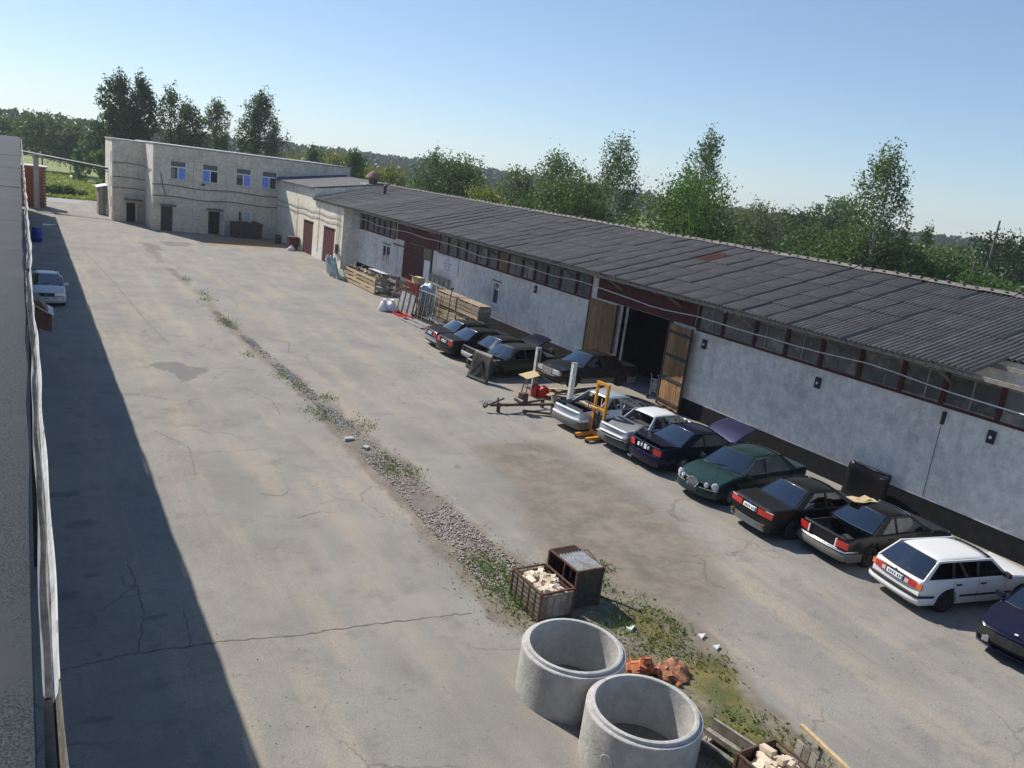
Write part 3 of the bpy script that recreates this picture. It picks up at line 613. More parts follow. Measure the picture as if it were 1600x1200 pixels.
# ------------------------------------------------------------------ left building: roof edge and gutter
lb = thing('near_building', 'near building with grey felt roof edge and bent metal gutter', 'building', (0,0,0))
m = MB(); ny = 120
for i in range(ny+1):
    y = -3+104*i/ny; w = .008*math.sin(y*3.1)+.006*math.sin(y*7.7+1); dz = .015*math.sin(y*.9)
    m.v += [(-14,y,7.32),(-3,y,7.3),(-.25,y,7.305+dz*.5),(-.05+w,y,7.30+dz),(.0+w,y,7.285+dz),(.005+w,y,7.25+dz),(-.02+w,y,7.18)]
for i in range(ny):
    for k in range(6): a = i*7+k; m.f.append((a,a+1,a+8,a+7))
m.build('felt_roof', MT['felt'], lb, smooth=50)
for y in (9.1, 16.5, 25, 35, 47): 
    MB().box(-6,-.04,y-.05,y+.05,7.300,7.3125).build('felt_lap', MT['felt'], lb)
MB().box(-13.8,-.12,-3,100.8,0,7.2).build('wall', mat('near_wall', (.32,.30,.27), .9, var=.15, scale=2), lb)
MB().box(-.12,-.03,-3,101,7.0,7.2).build('fascia', MT['greywood'], lb)
def gutter(y0, y1, n, dx, dz, mt, nm, wob=1.0):
    g = MB(); prof = [(-.055,.005),(-.05,-.05),(-.02,-.085),(.02,-.085),(.048,-.05),(.053,.0),(.064,.006),(.066,-.006)]
    for i in range(n+1):
        y = y0+(y1-y0)*i/n; ox = .058+dx*.5+wob*(.005*math.sin(y*1.9)+.005*math.sin(y*.83+2)); oz = 7.19+dz*.5+wob*(.012*math.sin(y*1.1)+.01*math.sin(y*.41))
        s = .5+.06*math.sin(y*4.1)*wob
        g.v += [(ox+p[0]*s, y, oz+p[1]) for p in prof]
    for i in range(n):
        for k in range(7): a = i*8+k; g.f.append((a,a+8,a+9,a+1))
    o = g.build(nm, mt, lb, smooth=60)
    s = MB()
    for i in range(n+1):
        y = y0+(y1-y0)*i/n; ox = .052+dx*.5+wob*(.005*math.sin(y*1.9)+.005*math.sin(y*.83+2)); oz = 7.19+dz*.5-.05+wob*(.012*math.sin(y*1.1)+.01*math.sin(y*.41))+.008*math.sin(y*6)
        s.v += [(ox-.018,y,oz-.01),(ox-.002,y,oz-.01+.006*math.sin(y*3.3)),(ox+.012,y,oz-.014)]
    for i in range(n):
        for k in range(2): a = i*3+k; s.f.append((a,a+3,a+4,a+1))
    s.build('silt', MT['gutter_dirt'], o, smooth=60)
    return o
gutter(-1, 2.75, 20, .0, -.01, MT['gutter_dirt'], 'gutter'); gutter(2.7, 9.6, 50, .0, 0, MT['gutter'], 'gutter')
gutter(12.2, 18.5, 40, .03, .02, MT['gutter'], 'gutter'); gutter(9.5, 12.3, 20, -.012, -.03, MT['gutter'], 'gutter', .4); gutter(18.4, 101, 200, .04, .0, MT['gutter'], 'gutter', 1.6)
# brown ventilation box on the wall of the near building
vb = thing('wall_duct', 'brown metal duct hood with pipe hanging on the near building wall', 'duct', (.3,17.5,0))
MB().prism([(-.35,5.35),(.14,5.18),(.14,5.5),(-.05,5.78),(-.35,5.82)], -.35, .35, 'y').build('hood', mat('brown_metal', (.085,.045,.035), .6, var=.3), vb)
MB().panel([(-.38,-.4,5.86),(.18,-.4,5.52),(.18,.4,5.52),(-.38,.4,5.86)], .02).build('cover', MT['galv'], vb); MB().tube([(-.15,.1,5.4),(-.15,.1,.1)], .09, 10).build('pipe', MT['rust'], vb)
# pipe gantry beyond the near building
pg = thing('pipe_gantry', 'overhead insulated pipes on a concrete post crossing the entrance', 'pipes', (0,0,0))
MB().box(1.15,1.65,102.3,102.8,0,5.5).build('post', MT['concrete'], pg); MB().box(.7,2.1,102.1,103,5.5,5.65).build('crossbeam', MT['concrete'], pg)
for dy,dz,r_,pm_ in ((-.25,.1,.11,'darksteel'),(.3,.16,.1,'galv')): MB().tube([(-3,104.8+dy,6.0+dz),(.2,103.3+dy,5.65+dz),(8.1,99.7+dy,5.0+dz)], r_, 12).build('pipe', MT[pm_], pg, smooth=40)
MB().tube([(1.4,102.1,5.5),(8.1,99.4,4.8)], .05, 8).build('pipe', MT['darksteel'], pg)
bw = thing('brick_shed', 'small red brick shed behind the concrete gantry post', 'shed', (0,0,0))
k = 0
brk = MB().box(0,.5,-.0,.25,0,.145).mesh('brick'); brk.materials.append(MT['brickred'])
for row in range(27):
    for c2 in range(5):
        x = -.2+c2*.515+(.25 if row % 2 else 0)
        if x+.5 > 2.45: continue
        o = link('brick', brk, None, bw); o.location = (x, 103.6+rr.uniform(-.01,.01), row*.16)
MB().box(-.2,2.3,103.66,106,0,4.3).build('core', MT['concrete'], bw); MB().box(-.35,2.5,103.4,106.2,4.33,4.45).build('roof', MT['galv'], bw)
# ------------------------------------------------------------------ cars
def smoothf(pts, blur=.1):
    xs = np.linspace(pts[0][0]-1, pts[-1][0]+1, 1600); ys = np.interp(xs, [p[0] for p in pts], [p[1] for p in pts])
    k = max(1, int(blur/(xs[1]-xs[0]))); ker = np.ones(2*k+1)/(2*k+1)
    ys = np.convolve(np.pad(ys, k, mode='edge'), ker, 'valid'); return lambda x: float(np.interp(x, xs, ys))
WHEELS = {}
def wheel_meshes(r, w, style):
    key = (r, w, style)
    if key in WHEELS: return WHEELS[key]
    ri = r*.64; h = w/2
    ty = MB().lathe([(ri,-h*.8),(ri+.02,-h),(r-.05,-h*1.02),(r-.015,-h*.86),(r,-h*.6),(r,h*.6),(r-.015,h*.86),(r-.05,h*1.02),(ri+.02,h),(ri,h*.8)], 28, axis='y', closed=True).mesh('wheel', smooth=50); ty.materials.append(MT['rubber'])
    rm = MB().lathe([(ri,h*.85),(ri-.02,h*.8),(ri-.025,h*.35),(.06,h*.15)], 28, axis='y')
    rm.lathe([(.075,h*.2),(.075,h*.55),(.05,h*.62),(0,h*.62)], 14, axis='y')
    if style == 'alloy':
        for k in range(7):
            a = k*2*math.pi/7; 
            for s in (-.09,.09): rm.beam((.06*math.cos(a),h*.5,.06*math.sin(a)), ((ri-.01)*math.cos(a+s),h*.62,(ri-.01)*math.sin(a+s)), .028, .03)
    elif style == 'steel':
        rm.lathe([(ri-.06,h*.3),(ri-.09,h*.5),(.12,h*.55),(.09,h*.4)], 28, axis='y')
    rme = rm.mesh('rim', smooth=40); rme.materials.append(MT['alloy'] if style == 'alloy' else MT['steelwheel'])
    WHEELS[key] = (ty, rme); return WHEELS[key]

def make_car(name, label, S, loc, head, pm, z=0):
    root = thing(name, label, 'car', (loc[0], loc[1], z), R(head), 'cars standing in the yard')
    L, W, Hh = S['L'], S['W'], S['H']; wb = S['wb']; fo = S.get('fo', .85); zb = S.get('zb', .2); wr = S.get('wr', .31)
    xf = L-fo; xr = xf-wb; hw = W/2
    xd, xc, xb, xa, xB = S['xd'], S['xc'], S['xb'], S['xa'], S['xB']
    zt = smoothf(S['top'], S.get('blur', .1)); belt = S['belt']
    pw = smoothf([(0,.93),(.25,.975),(.7,1),(L-.9,1),(L-.3,.965),(L,.90)], .15)
    bF, bR, sF, sR = S.get('bowF',.16), S.get('bowR',.09), S.get('slF',.05), S.get('slR',.05)
    ox = -L/2
    if S.get('origin') == 'rear': ox = 0
    if S.get('origin') == 'front': ox = -L
    def warp(x, y, zz):
        q = min(1, abs(y)/hw)**2.4
        tF = max(0, min(1, (x-(L-.6))/.6)); tR = max(0, min(1, (.6-x)/.6))
        return (x-bF*tF*tF*q-sF*tF*(zz-.5)+bR*tR*tR*q+sR*tR*(zz-.5)+ox, y, zz)
    def ring(x):
        t = max(0, (x-(L-.12))/.12, (.12-x)/.12); t = min(t, 1)
        w = hw*pw(x)*(1-.035*t*t); top = zt(x)-.035*t*t; zl = zb+.08*t
        crown = (.045 if xa < x < L-.1 else .025 if x < xd else .015); zs = top-crown
        pts = [[0,zl],[.66*w,zl],[.95*w,zl+.03],[.985*w,zl+.12],[.995*w,zl+.32*(zs-zl)],[w,zl+.62*(zs-zl)],[.992*w,zl+.82*(zs-zl)],[.965*w,zs-.012],[.93*w,zs+.012],[.8*w,zs+.45*crown],[.4*w,zs+.9*crown],[0,top]]
        for cx_ in (xr, xf):
            d = abs(x-cx_); Ra = wr+.055
            if d < Ra:
                az = wr+math.sqrt(Ra*Ra-d*d)
                for k in range(1, 7): pts[k][1] = max(pts[k][1], min(az+.004*(k-1), zs-.03+.002*k))
        return pts
    xs = {0,.03,.07,.12,L-.12,L-.07,L-.03,L}
    for cx_ in (xr, xf):
        for k in range(13): xs.add(cx_+(wr+.055)*math.cos(math.pi*k/12)*.999)
        xs.add(cx_-wr-.057); xs.add(cx_+wr+.057)
    seams = [S['df'], S['dr']]+([xB] if not S.get('coupe') else [])
    seam2 = [xa, xd if not S.get('wagon') else None, L-.09 if S.get('hoodseam', True) else None]
    gaps = []
    for q in seams+[q for q in seam2 if q]: xs |= {q-.006, q+.006}; gaps.append(q)
    x = 0
    while x < L: 
        if all(abs(x-v) > .05 for v in xs): xs.add(x)
        x += .17
    xs = sorted(v for v in xs if 0 <= v <= L)
    parts = {}
    nohood = S.get('hood') == 'none'; notrunk = S.get('trunk') == 'none'
    for i in range(len(xs)-1):
        x0, x1 = xs[i], xs[i+1]; xm = (x0+x1)/2; A, B2 = ring(x0), ring(x1)
        isgap = any(abs(xm-q) < .003 for q in gaps)
        for s in (1,-1):
            for j in range(11):
                side = 2 <= j <= 6; topf = j >= 8
                lab = 'body'
                if topf and xd < xm < xa: continue
                if topf and xm > xa and xm < L-.09: lab = 'hood'
                if topf and xm < xd and xm > .05 and not S.get('wagon'): lab = 'trunk_lid'
                if lab == 'hood' and nohood: continue
                if lab == 'trunk_lid' and notrunk: continue
                if side:
                    if not S.get('coupe'):
                        if xB < xm < S['df']: lab = 'door_f%d' % s
                        elif S['dr'] < xm < xB: lab = 'door_r%d' % s
                    elif S['dr'] < xm < S['df']: lab = 'door_f%d' % s
                if isgap:
                    if side and any(abs(xm-q) < .003 for q in seams): continue
                    if topf: continue
                if lab in S.get('missing', ()): continue
                q4 = [warp(x0,s*A[j][0],A[j][1]), warp(x1,s*B2[j][0],B2[j][1]), warp(x1,s*B2[j+1][0],B2[j+1][1]), warp(x0,s*A[j+1][0],A[j+1][1])]
                if lab == 'trunk_lid' and S.get('trunk') == 'ajar':
                    a = R(S.get('ajar', 9)); q5 = []
                    for p in q4: dx = p[0]-(xd+ox); q5.append((xd+ox+dx*math.cos(a), p[1], p[2]-dx*math.sin(a)))
                    q4 = q5
                if lab == 'hood' and S.get('hood') == 'open':
                    a = R(S.get('hoodang', 58)); zc = zt(xa); q5 = []
                    for p in q4:
                        dx = p[0]-(xa+ox); dz = p[2]-zc+.02; q5.append((xa+ox+dx*math.cos(a)-dz*math.sin(a), p[1], zc+dx*math.sin(a)+dz*math.cos(a)))
                    q4 = q5
                parts.setdefault(lab, MB()).add(q4, [(0,1,2,3) if s < 0 else (3,2,1,0)])
    for xe in (0, L):   # end caps
        P = ring(xe); poly = [warp(xe,p[0],p[1]) for p in P]+[warp(xe,-p[0],p[1]) for p in P[-2:0:-1]]
        if xe == L and nohood and S.get('nofront'): continue
        m_ = parts['body']
        for j in range(11):
            for s in (1,-1):
                pass
        n = len(poly); zs_ = sorted(set(range(n)))
        for j in range(11):
            a_, b_ = P[j], P[j+1]
            m_.add([warp(xe,a_[0],a_[1]), warp(xe,b_[0],b_[1]), warp(xe,-b_[0],b_[1]), warp(xe,-a_[0],a_[1])], [(0,1,2,3) if xe == L else (3,2,1,0)])
    bo = parts.pop('body').build('body', pm, root, smooth=38, merge=.0008)
    for k, m_ in parts.items():
        o = m_.build(k.split('_f')[0].split('_r')[0] if k.startswith('door') else k, S.get('hoodmat', pm) if k == 'hood' else pm, root, smooth=38, merge=.0008, recalc=False)
        if k in ('hood',) and S.get('hood') == 'open':
            md = o.modifiers.new('thick', 'SOLIDIFY'); md.thickness = .03; md.offset = -1
        if k.startswith('door'):
            s = 1 if k.endswith('1') and not k.endswith('-1') else -1
            xh = (S['dr'] if 'coupe' in S or k.startswith('door_r') else xB)+.14
            P = ring(xh); MB().box(xh-.09+ox, xh+.09+ox, s*(P[6][0]-.005), s*(P[6][0]+.025), P[6][1]-.02, P[6][1]+.015).build('handle', S.get('handle', MT['black']), o)
    # floor tub so that the seams and bays read dark
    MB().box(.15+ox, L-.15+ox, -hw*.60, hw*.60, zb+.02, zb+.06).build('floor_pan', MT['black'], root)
    t2 = MB(); zi = belt-.16
    for s in (1,-1):
        t2.add([(xd+.05+ox,s*hw*.86,zb+.1),(xa+ox,s*hw*.86,zb+.1),(xa+ox,s*hw*.89,zi+.12),(xd+.05+ox,s*hw*.89,zi+.12)], [(0,1,2,3)])
    t2.box(xa-.35+ox, xa+.02+ox, -hw*.84, hw*.84, zb+.3, belt-.03)
    for sy in (-.36,.36):
        t2.obox((xB-.02+ox,sy,zb+.28),(.5,.48,.16)); t2.obox((xB-.33+ox,sy,zb+.6),(.13,.46,.62),(0,-.22,0)); t2.obox((xB-.42+ox,sy,belt+.16),(.09,.25,.17),(0,-.2,0))
    if not S.get('wagon'): t2.obox((xd+.42+ox,0,zb+.5),(.16,hw*1.5,.55),(0,-.3,0)); t2.box(xd+.02+ox, xd+.32+ox, -hw*.86, hw*.86, belt-.1, belt-.06)
    t2.obox((xd+.75+ox,0,zb+.28),(.5,hw*1.5,.16))
    io = t2.build('interior', S.get('intmat', MT['interior']), root)
    MB().lathe([(.17,-.012),(.19,0),(.17,.012)], 16, closed=True).build('steering_wheel', MT['black'], io)
    io.children[0].location = (xa-.5+ox, .36, belt-.02); io.children[0].rotation_euler = (0, R(-62), 0)
    # greenhouse
    yb = hw*.905; yr = hw*S.get('roofw', .70); zr = Hh-.055
    def sd(x, zz, s, ins=0): 
        f = (zz-belt)/(zr-belt); return (x+ox, s*((yb+(yr-yb)*(f*.75+.25*f*f))-ins), zz)
    zl = belt-.02
    roof = MB(); nx_, ny_ = 9, 9; grid = []
    for i in range(nx_):
        u = i/(nx_-1)
        for j in range(ny_):
            v = -1+2*j/(ny_-1)
            x = xc+(xb-xc)*u+(.07*u-.05*(1-u))*(1-v*v)*1.0
            zz = Hh-.05*abs(v)**3.2-.045*(2*u-1)**4-.01*(2*u-1)**2
            grid.append((x+ox, yr*v*1.005, zz))
    roof.add(grid, [(i*ny_+j, (i+1)*ny_+j, (i+1)*ny_+j+1, i*ny_+j+1) for i in range(nx_-1) for j in range(ny_-1)])
    ro = roof.build('roof', S.get('roofmat', pm), root, smooth=60, recalc=False)
    md = ro.modifiers.new('thick', 'SOLIDIFY'); md.thickness = .03; md.offset = -1
    wc = S.get('wc', .38)
    zu = zr+.0
    def pil(a0, a1, c0, c1, nm='pillar', mt=None, th=.035):
        for s in (1,-1):
            q = [sd(a0,zl,s),sd(a1,zl,s),sd(c1,zu,s),sd(c0,zu,s)]
            if s > 0: q = q[::-1]
            MB().panel(q, th).build(nm, mt or pm, ro)
    pil(xa-.085, xa+.02, xb-.085, xb+.01); pil(xB-.045, xB+.045, xB-.045, xB+.03, mt=MT['black'] if not S.get('noglass') else None)
    if not S.get('noC'): pil(xd-.03, xd+wc, xc-.02, xc+wc*.6)
    wins = [(xB+.045, xa-.085, xB+.03, xb-.085), (xd+wc, xB-.045, xc+wc*.6, xB-.045)]
    if S.get('wagon'):
        xC = S['xC']; pil(xC-.04, xC+.04, xC-.04, xC+.04, mt=MT['black']); wins[1] = (xC+.04, xB-.045, xC+.04, xB-.045); wins.append((xd+wc, xC-.04, xc+wc*.6, xC-.04))
    # roof rail above the side windows
    for s in (1,-1):
        MB().beam(sd(xc,zr-.005,s,.005), sd(xb,zr-.005,s,.005), .03, .05).build('roof_rail', pm, ro)
    if not S.get('noglass'):
        for (a0,a1,c0,c1) in wins:
            for s in (1,-1):
                q = [sd(a0,zl+.015,s,.012),sd(a1,zl+.015,s,.012),sd(c1,zu-.02,s,.012),sd(c0,zu-.02,s,.012)]
                if s > 0: q = q[::-1]
                MB().panel(q, .005).build('side_window', MT['glass'], root)
    if S.get('trim'):
        for s in (1,-1):
            pts = [sd(xa-.09,zl+.01,s,-.004), sd(xd+wc-.01,zl+.01,s,-.004), sd(xc+wc*.6,zu-.015,s,-.004), sd(xb-.09,zu-.015,s,-.004)]
            MB().tube(pts+[pts[0]], .009, 5).build('window_trim', MT['chrome'], root)
    def screen(x0, z0, y0, x1, z1, y1, bow, nm, mt, ins=.0):
        g = MB(); n, k = 9, 4; v = []
        for i in range(k+1):
            f = i/k
            for j in range(n):
                w = -1+2*j/(n-1); y = (y0+(y1-y0)*f)*w; xx = x0+(x1-x0)*f+bow*(1-w*w)*(1-f*.3)
                v.append((xx+ox, y, z0+(z1-z0)*f+.02*(1-w*w)*f))
        g.add(v, [(i*n+j, i*n+j+1, (i+1)*n+j+1, (i+1)*n+j) for i in range(k) for j in range(n-1)])
        return g.build(nm, mt, root, smooth=60)
    glasses = [(xa-.03, belt, yb-.05, xb, zr+.025, yr-.05, .1, 'windshield'), (xd+.02, belt, yb-.07, xc-.01, zr+.02, yr-.06, -.07, 'rear_window')]
    if not S.get('noglass'):
        for g_ in glasses:
            w_ = screen(*g_, MT['glass'])
            x0,z0,y0,x1,z1,y1,bow,_ = g_
            fr = MB(); 
            for (f,) in ((0.0,),(1.0,)):
                fr.tube([(x0+(x1-x0)*f+bow*(1-w*w)*(1-f*.3)+ox+(.012 if bow > 0 else -.012), (y0+(y1-y0)*f)*w, z0+(z1-z0)*f+.02*(1-w*w)*f+(.004 if f < .5 else -.022)) for w in np.linspace(-1,1,9)], .013, 5)
            fr.build('seal', S.get('seal', MT['black']), w_)
        if S.get('wipers', True):
            for y in (.25,-.35): MB().beam((xa+.06+ox,y,belt+.03),(xa-.08+ox,y+.5,belt+.13), .02, .015).build('wiper', MT['black'], root)
    # wheels
    ty, rm = wheel_meshes(wr, S.get('ww', .2), S.get('wheel', 'alloy'))
    for cx_ in (xr, xf):
        for s in (1,-1):
            if (cx_ == xf and 'fw' in S.get('missing', ())) : continue
            o = link('wheel', ty, None, root); o.location = (cx_+ox, s*(hw-.115), wr); o.rotation_euler = (0,0,0 if s > 0 else math.pi)
            if S.get('steer') and cx_ == xf: o.rotation_euler.z += R(S['steer'])
            r_ = link('rim', rm, None, o)
        MB().tube([(cx_+ox,-hw+.2,wr),(cx_+ox,hw-.2,wr)], .05, 8).build('axle', MT['black'], root)
    # end patches: lamps, plates, grilles
    def patch(end, y0, y1, z0, z1, mt, nm='lamp', off=.012, parent=None, n=4):
        xe = L if end == 'F' else 0; sg_ = 1 if end == 'F' else -1; g = MB(); v = []
        for k, o_ in enumerate((off, -.02)):
            for zz in (z0, z1):
                for i in range(n+1):
                    y = y0+(y1-y0)*i/n; p = warp(xe,y,zz); v.append((p[0]+sg_*o_,p[1],p[2]))
        m1 = n+1; f = [(i,i+1,m1+i+1,m1+i) for i in range(n)]
        f += [(i,2*m1+i,2*m1+i+1,i+1) for i in range(n)]+[(m1+i,m1+i+1,3*m1+i+1,3*m1+i) for i in range(n)]+[(0,m1,3*m1,2*m1),(n,2*m1+n,3*m1+n,m1+n)]
        g.add(v, f); return g.build(nm, mt, parent or root)
    def both(end, y0, y1, z0, z1, mt, nm, off=.012):
        for s in (1,-1): patch(end, s*y0, s*y1, z0, z1, mt, nm, off)
    def bumper(end, z0, z1, mt, p=.06, back=.5, nm='bumper'):
        xe = L if end == 'F' else 0; d = 1 if end == 'F' else -1; path = []
        for i in range(4): x = xe-d*(back-(back-.1)*i/3); path.append((x, hw*pw(x)*1.0, (0,1)))
        path.append((xe-d*.03, hw*pw(xe)*.97, (.7*d,.7)))
        for y in np.linspace(.86,-.86,9): path.append((xe, y*hw*pw(xe), (d,0)))
        path.append((xe-d*.03, -hw*pw(xe)*.97, (.7*d,-.7)))
        for i in range(3,-1,-1): x = xe-d*(back-(back-.1)*i/3); path.append((x, -hw*pw(x)*1.0, (0,-1)))
        g = MB(); prof = [(-.03,z0),(p*.6,z0+.01),(p,z0+.05),(p,z1-.04),(p*.75,z1-.008),(-.03,z1)]
        for x,y,nn in path:
            for o_, zz in prof:
                px_, py_, pz_ = warp(x,y,zz); q = .35 if nn[0] == 0 else 1
                g.v.append((px_+nn[0]*o_, py_+nn[1]*o_*(.35 if nn[0] == 0 else 1), pz_))
        for i in range(len(path)-1):
            for k in range(5): a = i*6+k; g.f.append((a,a+1,a+7,a+6))
        return g.build(nm, mt, root, smooth=50)
    def plate(end, z0, y=0, mt=None):
        o = patch(end, y-.26, y+.26, z0, z0+.115, MT['plate'], 'number_plate', .022, n=2)
        s = 1 if end == 'F' else -1
        patch(end, y+s*.22, y+s*.255, z0+.006, z0+.109, MT['plateblue'], 'country_band', .025, o, 1)
        for k in range(6):
            yy = y+s*(.17-.065*k-(.03 if k > 1 else 0)); patch(end, yy-.016, yy+.016, z0+.025, z0+.09, MT['black'], 'character', .025, o, 1)
    ctx = dict(root=root, patch=patch, both=both, bumper=bumper, plate=plate, warp=warp, ring=ring, ox=ox, L=L, W=W, hw=hw, sd=sd, belt=belt, zt=zt, body=bo, roof=ro, xf=xf, xr=xr)
    # side mirrors
    if S.get('mirrors', True):
        for s in (1,-1): MB().obox((xa-.2+ox, s*(hw+.06), belt+.06), (.09,.2,.12), (0,0,s*.25)).build('mirror', S.get('mirmat', pm), root, smooth=None)
    if S.get('moulding'):
        for s in (1,-1):
            g = MB(); zz = S['moulding']
            xs2 = np.linspace(xr+wr+.08, xf-wr-.08, 8); g.v = [(float(x)+ox, s*(hw*pw(float(x))*.996+o_), z_) for x in xs2 for o_, z_ in ((-.01,zz-.03),(.014,zz-.025),(.014,zz+.025),(-.01,zz+.03))]
            g.f = [(i*4+k,i*4+k+1,i*4+k+5,i*4+k+4) for i in range(7) for k in range(3)]; g.build('side_moulding', S.get('mouldmat', MT['black']), root)
    if S.get('cladding'):
        for s in (1,-1):
            for (xa_, xb_) in ((xr+wr+.07, xf-wr-.07), (.12, xr-wr-.07), (xf+wr+.07, L-.12)):
                g = MB(); z0_, z1_ = S['cladding']; xs2 = np.linspace(xa_, xb_, 8)
                g.v = [(warp(float(x),0,.5)[0]-(warp(float(x),0,.5)[0]-warp(float(x),hw,.5)[0]), s*(hw*pw(float(x))*k_+o_), z_) for x in xs2 for k_, o_, z_ in ((.95,.0,z0_),(.985,.012,z0_+.03),(.997,.012,z1_-.02),(.99,-.01,z1_))]
                g.f = [(i*4+k,i*4+k+1,i*4+k+5,i*4+k+4) for i in range(7) for k in range(3)]; g.build('side_cladding', P_greylow, root, smooth=40)
    if nohood or S.get('hood') == 'open':
        g = MB(); g.box(xa+.02+ox, L-.2+ox, -hw*.62, hw*.62, zb+.06, zb+.3)
        g.obox((xa+.55+ox,0,belt-.3),(.62,.42,.32)); g.obox((xa+.5+ox,.05,belt-.12),(.5,.2,.1)); g.obox((xa+.25+ox,.45,belt-.2),(.28,.2,.2)); g.obox((L-.55+ox,-.45,belt-.28),(.24,.2,.2)); g.obox((L-.32+ox,0,belt-.3),(.07,hw*1.2,.35))
        rq = random.Random(int(L*100))
        for k in range(9): g.tube([(xa+rq.uniform(.1,.9)+ox,rq.uniform(-.6,.6),belt-.22),(xa+rq.uniform(.1,.9)+ox,rq.uniform(-.6,.6),belt-.08),(xa+rq.uniform(.1,.9)+ox,rq.uniform(-.6,.6),belt-.2)], .022, 6)
        g.build('engine', MT['engine'], root)
    if notrunk:
        g = MB(); g.box(.12+ox, xd-.02+ox, -hw*.62, hw*.62, zb+.06, zb+.12); g.obox((.5+ox,.2,zb+.2),(.3,.4,.18),(0,.1,.3)); g.obox((xd-.2+ox,-.25,zb+.26),(.25,.5,.3),(.2,.1,.2)); g.build('boot_floor', MT['interior'], root)
        for s in (1,-1): MB().box(.1+ox, xd+ox, s*hw*.80-.01, s*hw*.80+.01, zb+.1, belt-.1).build('boot_lining', MT['interior'], root)
    return ctx

def sedan(L=4.7, W=1.75, H=1.42, wb=2.72, fo=.86, belt=.94, zc=.96, zn=.74, ztail=.93, zdeck=.98, xd=1.0, xc=1.5, xb=2.75, xa=3.42, xB=2.25, df=3.3, dr=1.28, **k):
    d = dict(L=L, W=W, H=H, wb=wb, fo=fo, belt=belt, xd=xd, xc=xc, xb=xb, xa=xa, xB=xB, df=df, dr=dr,
        top=[(0,ztail-.02),(.08,ztail),(xd-.1,zdeck),(xd,zdeck-.01),(xd+.15,belt),(xa-.15,belt),(xa,zc),(xa+.3,zc-.02),((xa+L)/2,(zc+zn)/2+.045),(L-.25,zn+.045),(L-.06,zn),(L,zn-.04)])
    d.update(k); return d
P_black = paint('black_paint', (.005,.005,.006), .07); P_brownblack = paint('dusty_black_paint', (.005,.0048,.0045), .09)
P_navy = paint('navy_paint', (.005,.005,.024), .06, .2, .22); P_green = paint('dark_green_paint', (.006,.034,.030), .12, .2, .22)
P_white = paint('white_paint', (.72,.72,.72), .18); P_silver = paint('silver_paint', (.55,.56,.58), .18, .25); P_olive = paint('olive_green_paint', (.012,.018,.012), .14)
P_pale = paint('pale_blue_silver', (.45,.50,.57), .15, .3); P_graph = paint('graphite_paint', (.005,.0048,.0047), .08)
P_navy_sheen = paint('navy_sky_sheen', (.03,.03,.085), .08, .4, .3)  # navy bonnet colour shifted to violet to imitate reflected sky
P_greylow = paint('grey_cladding', (.14,.135,.13), .3)

# 1 far black saloon with silver bumper
c1 = make_car('saloon_car', 'black saloon with silver rear bumper and glinting rear window, farthest of the row', sedan(L=4.95, W=1.80, xd=1.1, xc=1.65, xb=2.95, xa=3.65, xB=2.4, df=3.5, dr=1.35, wb=2.85, origin='rear', trim=True, seal=MT['chrome'], moulding=.45), (18.6,38.1), -3, P_brownblack)
c1['bumper']('R', .36, .58, MT['chrome'], .07); c1['bumper']('F', .36, .58, MT['chrome'], .07); c1['both']('R', .82, .45, .66, .82, MT['redlens'], 'tail_light'); c1['plate']('R', .68)
# 2 black saloon beside it
c2 = make_car('saloon_car', 'rounded black saloon with white plate next to the farthest saloon', sedan(L=4.78, W=1.80, ztail=.98, zdeck=1.02, belt=.95, xd=.92, xc=1.6, xb=2.8, xa=3.55, blur=.2, origin='rear'), (18.38,35.95), 1, P_black)
c2['bumper']('R', .26, .60, P_black, .07); c2['bumper']('F', .26, .6, P_black, .07); c2['both']('R', .84, .45, .68, .9, MT['redlens'], 'tail_light'); c2['plate']('R', .72)
# 3 black saloon without boot lid, bonnet raised
c3 = make_car('saloon_car', 'black saloon without boot lid and with raised bonnet against the wall', sedan(L=4.75, W=1.76, xd=.95, xc=1.5, trunk='none', hood='open', hoodang=34, hoodmat=P_navy, origin='rear'), (18.85,33.95), 4, P_black)
c3['bumper']('R', .36, .60, MT['galv'], .07); c3['both']('R', .84, .62, .64, .84, MT['black'], 'lamp_hole')
# 4 olive-green saloon, stripped front
c4 = make_car('saloon_car', 'dark olive green car with stripped front and chrome window trim', sedan(L=4.65, W=1.74, H=1.44, xd=.75, xc=1.25, xb=2.75, xa=3.35, xB=2.15, df=3.25, dr=1.2, hood='none', trim=True, origin='front', blur=.2, missing=('fw',), ztail=.98, zdeck=1.02), (18.05,31.95), 187, P_olive)
c4['both']('F', .82, .5, .5, .68, MT['black'], 'lamp_hole'); c4['bumper']('F', .24, .42, MT['black'], .04)
# 5 saloon on the lift
c5 = make_car('saloon_car', 'black saloon with chrome radiator grille raised on the two post lift', sedan(L=4.74, W=1.74, H=1.43, zn=.80, zc=.97, slF=-.02, bowF=.1, origin='front', cladding=(.2,.46), wheel='steel'), (19.5,27.95), 183, P_black, z=.68)
c5['bumper']('F', .34, .56, P_black, .09); c5['patch']('F', -.62, .62, .525, .55, MT['chrome'], 'chrome_strip', .102)
g_ = c5['patch']('F', -.33, .33, .575, .80, MT['chrome'], 'grille', .035)
for k in range(5): c5['patch']('F', -.29, .29, .60+.037*k, .615+.037*k, MT['black'], 'slat', .04, g_)
c5['patch']('F', -.012, .012, .59, .79, MT['chrome'], 'bar', .044, g_)
c5['both']('F', .38, .80, .585, .76, MT['clearlens'], 'headlight', .02); c5['both']('F', .805, .86, .59, .75, MT['orangelens'], 'indicator', .012); c5['plate']('F', .40)
